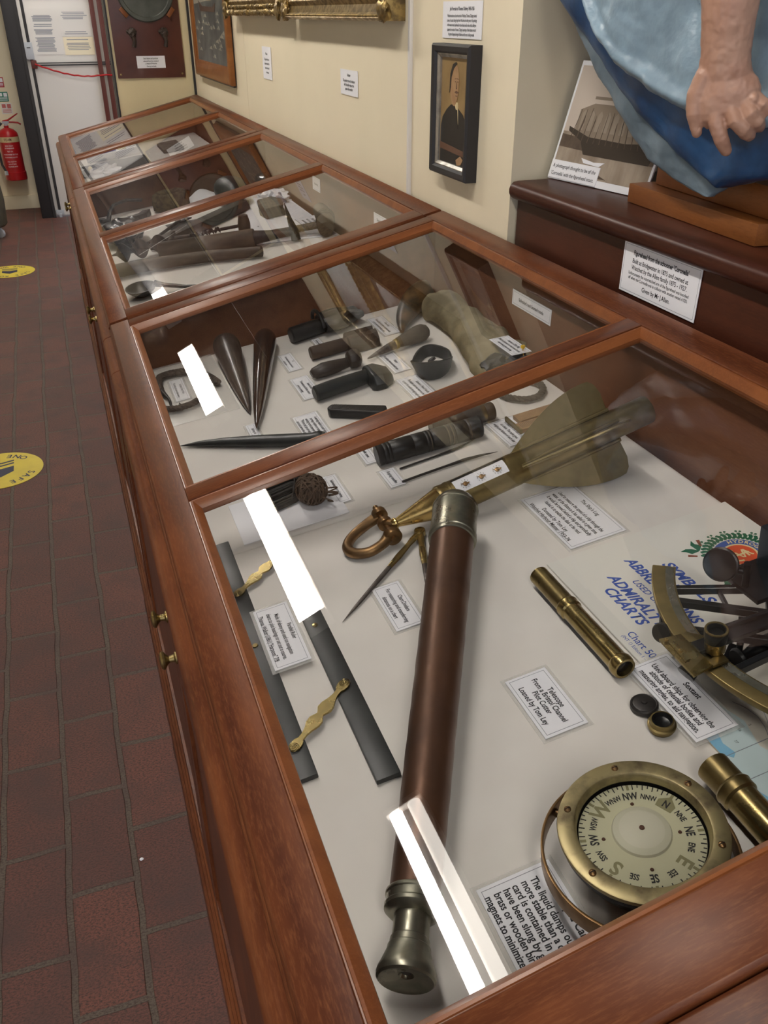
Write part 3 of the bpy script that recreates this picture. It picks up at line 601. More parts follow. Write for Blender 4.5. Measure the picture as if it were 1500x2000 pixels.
# dial window along the upper side of the body
wd = (pu * 0.90 + pv * 0.43).normalized(); ws = la.cross(wd).normalized()
if ws.dot(pv) < 0: ws = -ws
def logp(f, s_, r): 
    x = s_; rr = math.sqrt(max(r * r - x * x, 0)); return N0 + la * q(f) + wd * rr + ws * x
mb = MB(); rr_ = [[logp(f, s_, 0.0233) for s_ in (-0.0105, -0.007, -0.0035, 0, 0.0035, 0.007, 0.0105)] for f in (0.238, 0.30, 0.37, 0.43)]
mb.rings(rr_, closed=False, caps=False); mb.build('dial_plate', 'paper', t)
mb = MB(); mb.rings([[logp(f, s_, 0.0236) for s_ in (-0.0152, -0.0128, -0.0105)] for f in (0.236, 0.30, 0.37, 0.437)], closed=False, caps=False); mb.build('window_edge', 'blackmetal', t)
for f in (0.275, 0.335, 0.395):
    p0 = logp(f, 0.002, 0.0233)
    MB().lathe([(0, 0.0), (0, 0.0033), (0.0016, 0.0033), (0.002, 0.0022), (0.002, 0.0)], p0, wd, 14).tube([p0 + wd * 0.001 - la * 0.006 - ws * 0.002, p0 + wd * 0.0014 + la * 0.005 + ws * 0.001], [0.0004, 0.0014], 6).build('dial_hand', 'bronze', t)
    bmx = bmesh.new()
    for j in range(10):
        an = 2 * PI * j / 10; mtx = Matrix.Translation(p0 + wd * 0.0003 + la * (0.0062 * math.cos(an)) + ws * (0.0062 * math.sin(an))) @ Matrix((( -la.x, -ws.x, wd.x, 0), (-la.y, -ws.y, wd.y, 0), (-la.z, -ws.z, wd.z, 0), (0, 0, 0, 1)))
        text_bm(bmx, str(j), 0.003, mtx)
    mm = bpy.data.meshes.new('numerals'); bmx.to_mesh(mm); bmx.free(); link('numerals', mm, 'ink', t)
# shackle at the nose
s0 = N0
off = Vector((lu, lv, 0)); sh = [Vector(p) - off for p in ((0.290, -0.842, 0.0185), (0.268, -0.846, 0.0135), (0.243, -0.858, 0.0095), (0.2305, -0.876, 0.0085), (0.234, -0.893, 0.0085), (0.252, -0.904, 0.0105), (0.272, -0.901, 0.0135), (0.285, -0.893, 0.0165))]
MB().curve(sh, [0.0085, 0.0074, 0.0070, 0.0074, 0.0074, 0.0070, 0.0070, 0.0085], seg=18).build('shackle', 'bronze', t)
pa, pb = Vector((0.2905, -0.826, 0.0235)) - off, Vector((0.2895, -0.904, 0.0165)) - off
pdv = (pb - pa).normalized()
MB().tube([pa, pb], 0.0040, 14).build('shackle_pin', 'bronze', t)
MB().lathe([(-0.0055, 0.0), (-0.0055, 0.0108), (0.0055, 0.0108), (0.0055, 0.0)], pa + pdv * 0.018, pdv, 24).lathe([(-0.0055, 0.0), (-0.0055, 0.0125), (0.0055, 0.0125), (0.0055, 0.0)], pb - pdv * 0.009, pdv, 24).build('shackle_eye', 'bronze', t, bevel=0.0018)
MB().lathe([(-0.0045, 0.0), (-0.0045, 0.0105), (0.0045, 0.0105), (0.0045, 0.0)], pa + pdv * 0.040, pdv, 24).tube([pa + pdv * 0.040, N0 + la * 0.004], [0.0075, 0.0062], 12).build('nose_eye', 'bronze', t, bevel=0.0015)

# --- chart dividers
du, dv = 0.28, -0.95
t = bthing('chart_dividers', 'open brass and steel chart dividers beside the telescope', 'dividers', du, dv)
J = Vector((0.3285, -0.8935, 0.009))
def leg(P1, k1=0.42):
    P1 = Vector(P1); o_ = Vector((du, dv, 0)); d_ = (P1 - J); mid = J + d_ * k1
    MB().tube([J + d_ * 0.02 - o_, J + d_ * 0.10 - o_, J + d_ * 0.16 - o_, J + d_ * 0.30 - o_, mid - o_], [0.0045, 0.0052, 0.0040, 0.0050, 0.0036], 10, 0.55).build('arm', 'brass', t)
    MB().tube([mid - o_, J + d_ * 0.6 - o_, J + d_ * 0.85 - o_, P1 - o_], [0.0036, 0.0033, 0.0024, 0.0003], 10, 0.6).build('point', 'steel', t)
leg((0.179, -1.010, 0.0012)); leg((0.279, -1.052, 0.0015))
MB().lathe([(-0.006, 0.0), (-0.006, 0.0072), (-0.005, 0.0078), (0.002, 0.0078), (0.003, 0.0072), (0.003, 0.004), (0.0042, 0.0036), (0.0042, 0.0)], J - Vector((du, dv, 0)), (0, 0, 1), 28).build('hinge', 'brass', t)

# --- parallel ruler
pu_, pv_ = 0.112, -1.02
t = bthing('parallel_ruler', 'black ebony parallel ruler with two brass link arms', 'ruler', pu_, pv_)
for u0, v0, v1 in ((0.0615, -0.768, -1.2195), (0.1355, -0.806, -1.2545)):
    MB().box2((u0 - pu_, v1 - pv_, 0.0), (u0 + 0.0255 - pu_, v0 - pv_, 0.0065)).build('bar', 'ebony', t, bevel=0.0012)
    MB().lathe([(0.0063, 0.0), (0.0063, 0.0036), (0.0078, 0.0032), (0.0083, 0.0)], (u0 + 0.011 - pu_, -1.005 - pv_, 0), (0, 0, 1), 16).build('grip_stud', 'brass', t)
def link_arm(p, q):
    p, q = Vector(p), Vector(q); d_ = (q - p); n_ = Vector((-d_.y, d_.x)).normalized()
    prof = [(0.0, .0062), (0.05, .0064), (0.10, .0052), (0.13, .0030), (0.2, .0030), (0.27, .0046), (0.35, .0078), (0.42, .0082), (0.47, .0052), (0.5, .0036), (0.53, .0052), (0.58, .0082), (0.65, .0078), (0.73, .0046), (0.8, .0030), (0.87, .0030), (0.90, .0052), (0.95, .0064), (1.0, .0062)]
    o_ = Vector((pu_, pv_)); L_ = [p + d_ * a + n_ * b - o_ for a, b in prof]; R_ = [p + d_ * a - n_ * b - o_ for a, b in prof]
    e0 = [p - d_.normalized() * .0045 - o_]; e1 = [q + d_.normalized() * .0045 - o_]
    arm = MB().prism(e0 + R_ + e1 + L_[::-1], 0.0068, 0.0092).build('link_arm', 'brass', t)
    for c in (p, q):
        mb = MB(); c = c - o_
        for r0 in (0.0020, 0.0038, 0.0055): mb.ringlathe([(0.0091, r0 - 0.0005), (0.0097, r0), (0.0091, r0 + 0.0005)], (c.x, c.y, 0), (0, 0, 1), 28)
        mb.lathe([(0.009, 0.0), (0.009, 0.0011), (0.0099, 0.0009), (0.0102, 0.0)], (c.x, c.y, 0), (0, 0, 1), 12)
        mb.build('pivot', 'brass', arm)
link_arm((0.0735, -1.179), (0.1487, -1.1165)); link_arm((0.0735, -0.898), (0.1487, -0.838))

# --- brass telescope tubes (sextant oculars)
def ocular(label, u, v0, v1, r, ring, cup):
    t = bthing('sextant_tube', label, 'brass tube', u, (v0 + v1) / 2); n = v0 - v1
    P = [(0.0, 0.0), (0.0, r * 0.88), (0.001, r * 1.02), (0.006, r * 1.02), (0.007, r), (ring - 0.004, r), (ring - 0.003, r * 1.10), (ring - 0.001, r * 1.16), (ring + 0.001, r * 1.10), (ring + 0.006, r * 1.12), (ring + 0.008, r * 1.12), (ring + 0.010, r * 0.98), (n - 0.012, r * 0.98)]
    MB().lathe(P + [(n - 0.012, 0)], (0, n / 2, r * 1.16), (0, -1, 0), 36).build('tube_body', 'brass', t)
    MB().lathe([(n - 0.0125, 0), (n - 0.0125, r * 1.0), (n - 0.009, r * 1.14), (n - 0.004, r * 1.14), (n - 0.002, r * 1.08), (n, r * 1.04), (n, r * 0.82), (n - 0.006, r * 0.78), (n - 0.006, 0)], (0, n / 2, r * 1.16), (0, -1, 0), 36).build('eye_cup', 'brass', t)
    MB().lathe([(n - 0.0055, 0), (n - 0.0055, r * 0.76), (n - 0.0050, r * 0.7), (n - 0.0045, 0)], (0, n / 2, r * 1.16), (0, -1, 0), 28).build('lens', 'blackmetal', t)
    return t
ocular('slim brass sextant tube lying along the edge of the chart book', 0.4165, -1.061, -1.243, 0.0118, 0.068, True)
ocular('thicker brass sextant tube at the right edge, beside the sea chart', 0.4135, -1.384, -1.525, 0.0150, 0.030, True)
# --- two eyepiece caps
t = bthing('eyepiece_cap', 'dark domed eyepiece cap lying closed side up beside the sextant label', 'lens cap', 0.411, -1.2855)
MB().lathe([(0, 0.0), (0, 0.0125), (0.001, 0.0138), (0.005, 0.0138), (0.006, 0.0128), (0.0065, 0.0122), (0.0062, 0.0112), (0.0068, 0.010), (0.0072, 0.003), (0.0085, 0.0024), (0.0088, 0.0)], (0, 0, 0), (0, 0, 1), 36).build('cap', 'iron', t)
t = bthing('eyepiece_cap', 'dark brass eyepiece cap with a lens hole, nearest the Sextant label corner', 'lens cap', 0.4095, -1.3165)
MB().lathe([(0, 0.0), (0, 0.0110), (0.001, 0.0118), (0.004, 0.0120), (0.005, 0.0136), (0.0075, 0.0136), (0.0085, 0.0118), (0.0130, 0.0112), (0.0132, 0.0098), (0.009, 0.0075), (0.0075, 0.0040), (0.007, 0.0)], (0, 0, 0), (0, 0, 1), 36).build('cap', 'brass2', t)
MB().lathe([(0.0130, 0.0098), (0.0134, 0.0096), (0.0094, 0.0073), (0.0080, 0.0038), (0.0076, 0.0)], (0, 0, 0), (0, 0, 1), 36, caps=False).build('lens_ring', 'blackmetal', t)

# --- liquid card compass
cu_, cv_ = 0.3025, -1.4385; CH = 0.062
t = bthing('ship_compass', 'brass liquid card compass in its gimbal ring at the near end of the case', 'compass', cu_, cv_)
MB().lathe([(0.003, 0.0), (0.003, 0.018), (0.006, 0.030), (0.016, 0.044), (0.030, 0.0525), (CH - 0.012, 0.056), (CH - 0.010, 0.0635), (CH - 0.0065, 0.0635), (CH - 0.0065, 0.0515), (CH - 0.018, 0.0515), (CH - 0.018, 0.0)], (0, 0, 0), (0, 0, 1), 64).build('bowl', 'blackmetal', t)
MB().ringlathe([(CH - 0.004, 0.0648), (CH - 0.0005, 0.0660), (CH + 0.0012, 0.0655), (CH + 0.0017, 0.0642), (CH + 0.0025, 0.0545), (CH + 0.0020, 0.0525), (CH + 0.0005, 0.0512), (CH - 0.006, 0.0502), (CH - 0.006, 0.0515), (CH - 0.004, 0.053)], (0, 0, 0), (0, 0, 1), 72).build('bezel', 'bezel', t)
for k in range(6):
    an = math.radians(18 + 60 * k); c = (0.0585 * math.cos(an), 0.0585 * math.sin(an), CH + 0.0018)
    sc_ = MB().lathe([(0, 0.0), (0, 0.0030), (0.0012, 0.0028), (0.0022, 0.0016), (0.0024, 0.0)], c, (0, 0, 1), 16).build('screw', 'bronze', t)
    MB().box((c[0], c[1], c[2] + 0.0023), (0.0048, 0.0006, 0.0004), None).build('slot', 'blackmetal', sc_)
CC = (0.002, 0.003, 0.007)
MB().lathe([(CH - 0.0175, 0.0), (CH - 0.0175, 0.0490), (CH - 0.0165, 0.0490), (CH - 0.0165, 0.0)], (0, 0, 0.007), (0, 0, 1), 64).build('card', 'compass_card', t)
MB().lathe([(CH - 0.0165, 0.0235), (CH - 0.0145, 0.0225), (CH - 0.0122, 0.016), (CH - 0.0115, 0.008), (CH - 0.0112, 0.0)], CC, (0, 0, 1), 48, caps=False).build('float_dome', 'compass_centre', t)
MB().lathe([(CH - 0.0113, 0.0), (CH - 0.0113, 0.0022), (CH - 0.0105, 0.0020), (CH - 0.0102, 0.0)], CC, (0, 0, 1), 16).build('pivot_pin', 'rust', t)
north = math.atan2(-1.424 + 1.4375, 0.334 - 0.3055)
zc = CH - 0.0163 + 0.007
bk, gd = [], []
names = ['N', 'NNE', 'NE', 'ENE', 'E', 'ESE', 'SE', 'SSE', 'S', 'SSW', 'SW', 'WSW', 'W', 'WNW', 'NW', 'NNW']
for k, nm in enumerate(names):
    an = north - 2 * PI * k / 16
    rr = 0.0372
    if nm in ('E', 'S', 'W'): gd.append((nm, 0.0165, 0.0365 * math.cos(an), 0.0365 * math.sin(an), dict(rot=an - PI / 2, bold=0.03)))
    else: bk.append((nm, 0.0070 if len(nm) == 3 else 0.0096, rr * math.cos(an), rr * math.sin(an), dict(rot=an - PI / 2, bold=0.03, xs=0.70)))
lettering('point_letters', bk, 'ink', t, zc); lettering('cardinal_letters', gd, 'olive', t, zc)
mb, mg = MB(), MB()
for k in range(72):
    an = north - 2 * PI * k / 72; m_ = Matrix.Rotation(an, 4, 'Z')
    if k % 9 == 0 or k % 9 == 4.5: mg.box((0.0462, 0, zc - 0.0001), (0.0048, 0.0022, 0.0004), m_)
    else: mb.box((0.0474 if k % 2 else 0.0464, 0, zc - 0.0001), (0.0026 if k % 2 else 0.0046, 0.0008, 0.0004), m_)
mb.build('degree_ticks', 'ink', t); mg.build('octant_ticks', 'olive', t)
m_ = Matrix.Translation((0.0372 * math.cos(north), 0.0372 * math.sin(north), 0)) @ Matrix.Rotation(north - PI / 2, 4, 'Z')
MB().prism([(-0.0068, -0.0052), (0.0068, -0.0052), (0.0076, 0.0018), (0, 0.0088), (-0.0076, 0.0018)], zc - 0.0004, zc - 0.00008, m_).build('north_pointer', 'olive', t)
mb = MB()
for an in (north + PI / 4, north - PI / 4, north + 3 * PI / 4, north - 3 * PI / 4): mb.lathe([(zc - 0.0002, 0.0), (zc - 0.0002, 0.0016), (zc + 0.0006, 0.0012), (zc + 0.0008, 0.0)], (0.0300 * math.cos(an), 0.0300 * math.sin(an), 0), (0, 0, 1), 12)
mb.build('rust_spots', 'rust', t)
MB().lathe([(CH - 0.0058, 0.0), (CH - 0.0058, 0.0512), (CH - 0.0030, 0.0512), (CH - 0.0030, 0.0)], (0, 0, 0), (0, 0, 1), 64).build('cover_glass', 'cglass', t)
# gimbal ring, tilted down to the bed on the left
tilt = Matrix.Translation((-0.003, -0.002, 0.032)) @ Matrix.Rotation(math.radians(-3), 4, Vector((0.52, -0.85, 0)))
g_ = MB().ringlathe([(-0.0085, 0.0755), (-0.0085, 0.0780), (0.0085, 0.0780), (0.0085, 0.0755)], (0, 0, 0), (0, 0, 1), 80)
bmesh.ops.transform(g_.bm, matrix=tilt, verts=g_.bm.verts); g_.build('gimbal_ring', 'bronze', t, bevel=0.0006)
pd = (tilt.to_3x3() @ Vector((0.52, -0.85, 0)).normalized()); pc = tilt @ Vector((0, 0, 0))
for s in (-1, 1):
    MB().tube([pc + pd * s * 0.052, pc + pd * s * 0.0795], 0.0035, 12).build('gimbal_pivot', 'bronze', t)

# --- chart book and sea chart
t = bthing('chart_book', 'white chart symbols book with blue capitals and a round crest, under the sextant', 'book', 0.574, -1.138, a=-PI / 2)
MB().box2((-0.104, -0.132, 0.0), (0.104, 0.132, 0.0028)).build('cover', 'book', t, bevel=0.0005, bseg=1)
zb = 0.0029
def bk(u, v): return (-(v + 1.138), u - 0.574)
it = []
for body, u, v, sz, kw in (('SYMBOLS', 0.5645, -1.146, 0.0185, dict(xs=1.08)), ('AND', 0.5485, -1.142, 0.0115, dict(xs=1.05)), ('ABBREVIATIONS', 0.531, -1.143, 0.0185, dict(xs=0.98)), ('USED ON', 0.514, -1.141, 0.0115, dict(xs=1.1)), ('ADMIRALTY', 0.496, -1.145, 0.0185, dict(xs=1.02)), ('CHARTS', 0.4795, -1.147, 0.0185, dict(xs=1.04))):
    x, yy = bk(u, v); it.append((body, sz, x, yy, dict(bold=0.030 if sz > .015 else 0.012, shear=0.28, **kw)))
x, yy = bk(0.4585, -1.217); it.append(('Chart 5011', 0.0125, x, yy, dict(bold=0.004)))
x, yy = bk(0.4495, -1.217); it.append(('(INT 1) Edition 1 - 1991', 0.0058, x, yy, dict(bold=0.004)))
lettering('title_lettering', it, 'blueink', t, zb)
# crest
M['crest_blue'] = plain('crest_blue', (0.03, 0.10, 0.36), 0.5); M['crest_cream'] = plain('crest_cream', (0.78, 0.66, 0.36), 0.5)
M['crest_red'] = plain('crest_red', (0.72, 0.095, 0.03), 0.5); M['crest_green'] = plain('crest_green', (0.012, 0.13, 0.06), 0.5); M['crest_brown'] = plain('crest_brown', (0.27, 0.075, 0.035), 0.5)
cx, cy = bk(0.648, -1.135)
def disc(name, mat, r0, r1, z, parent, a0=0, a1=2 * PI, n=48, c=(cx, cy)):
    pts = [(c[0] + r1 * math.cos(a0 + (a1 - a0) * i / n), c[1] + r1 * math.sin(a0 + (a1 - a0) * i / n)) for i in range(n + 1)]
    bm = MB()
    for i in range(n):
        p, q_ = pts[i], pts[i + 1]; f = r0 / r1
        a_ = (c[0] + (p[0] - c[0]) * f, c[1] + (p[1] - c[1]) * f); b_ = (c[0] + (q_[0] - c[0]) * f, c[1] + (q_[1] - c[1]) * f)
        bm.poly([(a_[0], a_[1], z), (p[0], p[1], z), (q_[0], q_[1], z), (b_[0], b_[1], z)] if r0 > 0 else [(c[0], c[1], z), (p[0], p[1], z), (q_[0], q_[1], z)])
    return bm.build(name, mat, parent)
cr = disc('crest_ring', 'crest_blue', 0.0215, 0.031, zb + 0.00005, t)
disc('crest_rim', 'crest_cream', 0.0190, 0.0215, zb + 0.00008, cr); disc('crest_field', 'crest_red', 0.0, 0.0190, zb + 0.00008, cr)
it = []
for txt, mid, rr_, flip in (('HYDROGRAPHIC', PI / 2, 0.0262, 1), ('OFFICE', -PI / 2, 0.0262, -1)):
    for i, ch in enumerate(txt):
        an = mid - flip * (i - (len(txt) - 1) / 2) * 0.25
        it.append((ch, 0.0082, cx + rr_ * math.cos(an), cy + rr_ * math.sin(an), dict(rot=an - PI / 2 if flip > 0 else an + PI / 2, bold=0.03)))
lettering('crest_lettering', it, 'crest_cream', cr, zb + 0.00012)
def flat_tube(mb, pts, w, z):
    pts = [Vector((p[0], p[1], 0)) for p in pts]; Ls, Rs = [], []
    for i, p in enumerate(pts):
        d_ = (pts[min(i + 1, len(pts) - 1)] - pts[max(i - 1, 0)]).normalized(); n_ = Vector((-d_.y, d_.x, 0)); ww = w[i] if isinstance(w, (list, tuple)) else w
        Ls.append(p + n_ * ww + Vector((0, 0, z))); Rs.append(p - n_ * ww + Vector((0, 0, z)))
    for i in range(len(pts) - 1): mb.poly([Rs[i], Rs[i + 1], Ls[i + 1], Ls[i]])
mb = MB()
flat_tube(mb, [(cx, cy - 0.013), (cx, cy + 0.012)], 0.0014, zb + 0.0002); flat_tube(mb, [(cx - 0.007, cy + 0.008), (cx + 0.007, cy + 0.008)], 0.0013, zb + 0.00021)
flat_tube(mb, [(cx + 0.011 * math.cos(a_), cy - 0.003 + 0.011 * math.sin(a_)) for a_ in [PI + PI * k / 12 for k in range(13)]], 0.0014, zb + 0.00022)
flat_tube(mb, [(cx + 0.007 * math.sin(k * 0.9), cy - 0.014 + 0.028 * k / 16) for k in range(17)], 0.0011, zb + 0.00023)
mb.build('crest_emblem', 'crest_cream', cr)
wl = MB(); random.seed(5)
for k in range(34):
    an = math.radians(-58) + math.radians(296) * k / 33; rr_ = 0.0385
    c0 = Vector((cx + rr_ * math.cos(an), cy + rr_ * math.sin(an)))
    for sgn in (-1, 1):
        dr = Vector((math.cos(an + sgn * 0.9 + PI / 2), math.sin(an + sgn * 0.9 + PI / 2))) * 0.0078
        flat_tube(wl, [c0, c0 + dr * 0.3, c0 + dr * 0.6, c0 + dr * 0.85, c0 + dr], [0.0012, 0.0026, 0.0020, 0.0024, 0.0004], zb + 0.00005 + 0.00001 * (k % 3))
wl.build('oak_wreath', 'crest_green', t)
ac = MB()
for k in range(12):
    an = math.radians(-30) + math.radians(240) * k / 11
    for dd in (-0.05, 0.05):
        c0 = (cx + 0.0485 * math.cos(an + dd), cy + 0.0485 * math.sin(an + dd))
        ac.prism([(c0[0] + 0.0017 * math.cos(j * PI / 4), c0[1] + 0.0017 * math.sin(j * PI / 4)) for j in range(8)], zb - 0.0003, zb + 0.0001)
        flat_tube(ac, [(cx + 0.043 * math.cos(an), cy + 0.043 * math.sin(an)), c0], 0.0003, zb + 0.00006)
ac.build('acorns', 'crest_green', t)
hl = MB()
for sx in (-1, 1):
    b0 = Vector((cx + sx * 0.030, cy - 0.036))
    flat_tube(hl, [b0, b0 + Vector((sx * 0.008, 0.004)), b0 + Vector((sx * 0.014, 0.001)), b0 + Vector((sx * 0.021, 0.004))], [0.001, 0.0055, 0.003, 0.0003], zb + 0.00009)
    flat_tube(hl, [b0, b0 + Vector((sx * 0.003, -0.008)), b0 + Vector((sx * 0.008, -0.013)), b0 + Vector((sx * 0.009, -0.019))], [0.001, 0.0052, 0.003, 0.0003], zb + 0.00009)
hl.build('holly_leaves', 'crest_green', t)
st_ = MB()
for sx in (-1, 1): flat_tube(st_, [(cx + sx * 0.037, cy - 0.028), (cx + sx * 0.049, cy - 0.024)], [0.0016, 0.0022], zb + 0.0001); flat_tube(st_, [(cx + sx * 0.022, cy - 0.044), (cx + sx * 0.028, cy - 0.053)], [0.0016, 0.0022], zb + 0.0001)
st_.build('stem_ends', 'crest_brown', t)

t = bthing('sea_chart', 'folded blue and cream sea chart under the sextant at the right edge', 'chart', 0.5705, -1.42)
MB().box2((-0.133, -0.11, 0.0), (0.133, 0.155, 0.0022)).build('chart_sheet', 'land', t)
def cpoly(name, mat, pts, z): 
    MB().prism([(u - 0.5705, v + 1.42) for u, v in pts], 0.0021, z).build(name, mat, t)
cpoly('shallow_water', 'sea2', [(0.4376, -1.268), (0.470, -1.30), (0.482, -1.345), (0.474, -1.375), (0.482, -1.395), (0.470, -1.415), (0.478, -1.44), (0.472, -1.47), (0.480, -1.529), (0.4376, -1.529)], 0.00235)
cpoly('deep_water', 'sea1', [(0.4376, -1.30), (0.450, -1.315), (0.452, -1.342), (0.447, -1.358), (0.450, -1.372), (0.445, -1.376), (0.4376, -1.368)], 0.0025)
cpoly('deep_water', 'sea1', [(0.4376, -1.410), (0.445, -1.43), (0.446, -1.455), (0.452, -1.47), (0.456, -1.529), (0.4376, -1.529)], 0.0025)
gl = MB()
for v in (-1.372, -1.402, -1.45): gl.box2((-0.132, v + 1.42, 0.0022), (0.132, v + 1.4206, 0.00262))
for u in (0.515, 0.575, 0.635): gl.box2((u - 0.5705, -0.109, 0.0022), (u + 0.0006 - 0.5705, 0.154, 0.0026))
gl.build('grid_lines', 'grey', t)
ct = MB()
for k, off_ in enumerate((0.010, 0.022, 0.040)):
    flat_tube(ct, [(0.478 + off_ + 0.008 * math.sin(i * 0.8 + k) - 0.5705, 0.10 - i * 0.013) for i in range(16)], 0.0003, 0.00255)
ct.build('contour_lines', 'grey', t)
it = []; random.seed(8)
for i in range(34): it.append((str(random.randint(2, 97)), 0.0042, random.uniform(-0.125, 0.06), random.uniform(-0.10, 0.12), dict(rot=-PI / 2)))
lettering('soundings', it, 'ink', t, 0.0027)

# --- sextant
sx_, sy_ = 0.57, -1.27
t = bthing('sextant', 'black framed sextant with brass arc standing on the chart book at the right edge', 'sextant', sx_, sy_)
SC = Vector((0.674, -1.297, 0.0)); H = 0.055
def sp(r, a, h): return Vector((SC.x + r * math.cos(a) - sx_, SC.y + r * math.sin(a) - sy_, h))
def arc_ring(prof, a0, a1, n=60):
    return MB().rings([[sp(r, math.radians(a0 + (a1 - a0) * i / n), h) for r, h in prof] for i in range(n + 1)])
arc_ring([(0.1925, H - 0.007), (0.2165, H - 0.007), (0.2175, H), (0.2165, H + 0.001), (0.1925, H + 0.001)], 139.5, 219).build('arc', 'brass2', t, bevel=0.0004, bseg=1)
arc_ring([(0.1945, H + 0.0005), (0.2030, H + 0.0005), (0.2030, H + 0.0014), (0.1945, H + 0.0014)], 140, 218.5).build('scale_strip', 'nickel', t)
def bar(p, q, w, h0, h1, name='frame_bar', mat='blackmetal', w2=None):
    p, q = Vector((p[0] - sx_, p[1] - sy_)), Vector((q[0] - sx_, q[1] - sy_)); d_ = (q - p).normalized(); n_ = Vector((-d_.y, d_.x)); w2 = w2 or w
    return MB().prism([p + n_ * w, p - n_ * w, q - n_ * w2, q + n_ * w2], h0, h1).build(name, mat, t, bevel=0.0006, bseg=1)
bar((0.504, -1.196), (0.672, -1.288), 0.0032, H - 0.010, H - 0.001)
bar((0.496, -1.214), (0.588, -1.298), 0.0035, H - 0.010, H - 0.001)
bar((0.479, -1.256), (0.560, -1.326), 0.0035, H - 0.010, H - 0.001)
bar((0.478, -1.325), (0.672, -1.312), 0.0035, H - 0.010, H - 0.001)
bar((0.500, -1.395), (0.672, -1.306), 0.0032, H - 0.010, H - 0.001)
bar((0.545, -1.2225), (0.536, -1.247), 0.0014, H - 0.010, H - 0.002)
bar((0.586, -1.244), (0.563, -1.275), 0.0014, H - 0.010, H - 0.002)
bar((0.588, -1.245), (0.570, -1.33), 0.0022, H - 0.010, H - 0.002)
MB().lathe([(H - 0.014, 0), (H - 0.014, 0.020), (H - 0.004, 0.020), (H + 0.004, 0.014), (H + 0.016, 0.010), (H + 0.018, 0.0)], (SC.x - sx_, SC.y - sy_, 0), (0, 0, 1), 32).build('pivot', 'blackmetal', t)
bar((0.462, -1.292), (0.674, -1.297), 0.0075, H + 0.004, H + 0.0095, 'index_arm', w2=0.0060)
bar((0.487, -1.284), (0.655, -1.292), 0.0022, H + 0.009, H + 0.014, 'index_arm_rib', w2=0.002)
MB().prism([(u - sx_, v - sy_) for u, v in ((0.4405, -1.264), (0.463, -1.268), (0.4625, -1.318), (0.4385, -1.321))], H + 0.0035, H + 0.0065).build('clamp_plate', 'brass', t, bevel=0.0005)
MB().prism([(u - sx_, v - sy_) for u, v in ((0.463, -1.268), (0.470, -1.267), (0.482, -1.280), (0.480, -1.318), (0.4625, -1.318), (0.4628, -1.310), (0.471, -1.308), (0.472, -1.286), (0.4629, -1.280))], H + 0.0025, H + 0.0055).build('vernier_frame', 'brass2', t, bevel=0.0004)
MB().prism([(u - sx_, v - sy_) for u, v in ((0.4445, -1.2745), (0.4510, -1.2750), (0.4485, -1.3025), (0.4420, -1.3030))], H + 0.006, H + 0.0085).build('clamp_spring', 'brass', t, bevel=0.0004)
for u, v in ((0.4445, -1.2705), (0.4468, -1.2895)): MB().lathe([(0, 0), (0, 0.0023), (0.0012, 0.0020), (0.0016, 0.0)], (u - sx_, v - sy_, H + 0.0083), (0, 0, 1), 14).build('screw', 'brassb', t)
dr_ = Vector((0.4775 - sx_, -1.3005 - sy_, 0))
MB().lathe([(H + 0.006, 0), (H + 0.006, 0.0098), (H + 0.018, 0.0100), (H + 0.018, 0.0)], dr_, (0, 0, 1), 32).build('magnifier_barrel', 'brass', t)
MB().lathe([(H + 0.018, 0), (H + 0.018, 0.0104), (H + 0.024, 0.0110), (H + 0.030, 0.0112), (H + 0.0315, 0.0106), (H + 0.0312, 0.0084), (H + 0.026, 0.0076), (H + 0.026, 0.0)], dr_, (0, 0, 1), 32).build('magnifier_cup', 'blackmetal', t)
MB().ringlathe([(H + 0.0309, 0.0111), (H + 0.0320, 0.0108), (H + 0.0320, 0.0090), (H + 0.0309, 0.0087)], dr_, (0, 0, 1), 32).build('magnifier_rim', 'brass', t)
kd = Vector((-0.86, -0.30, 0.42)).normalized()
MB().lathe([(-0.016, 0), (-0.016, 0.0020), (-0.004, 0.0022), (-0.004, 0.0098), (-0.0015, 0.0104), (0.0015, 0.0104), (0.0030, 0.0092), (0.0032, 0.0)], Vector((0.458 - sx_, -1.245 - sy_, 0.047)), kd, 28).build('clamp_knob', 'blackmetal', t)
MB().lathe([(-0.014, 0), (-0.014, 0.0022), (-0.004, 0.0022), (-0.004, 0.0090), (0.002, 0.0094), (0.003, 0.0)], Vector((0.4465 - sx_, -1.3015 - sy_, 0.044)), Vector((-0.7, -0.15, -0.35)).normalized(), 28).build('tangent_knob', 'blackmetal', t)
MB().tube([(0.471 - sx_, -1.226 - sy_, 0.050), (0.4585 - sx_, -1.243 - sy_, 0.048)], 0.0022, 10).build('knob_rod', 'blackmetal', t)
# horizon mirror / shades
sd = Vector((-0.75, -0.45, 0.42)).normalized()
MB().lathe([(-0.004, 0), (-0.004, 0.0172), (-0.001, 0.0182), (0.000, 0.0176), (0.001, 0.0184), (0.003, 0.0182), (0.004, 0.0165), (0.0035, 0.0150), (0.0030, 0.0)], Vector((0.548 - sx_, -1.218 - sy_, 0.082)), sd, 36).build('shade_disc', 'blackmetal', t)
MB().tube([(0.552 - sx_, -1.224 - sy_, 0.080), (0.570 - sx_, -1.236 - sy_, 0.074)], [0.0035, 0.0045], 12).tube([(0.566 - sx_, -1.236 - sy_, H - 0.004), (0.566 - sx_, -1.236 - sy_, 0.088)], 0.004, 12).build('shade_bracket', 'blackmetal', t)
bm_ = MB(); bm_.box((0.609 - sx_, -1.229 - sy_, 0.083), (0.018, 0.036, 0.050), None); bm_.build('mirror_box', 'blackmetal', t, bevel=0.002)
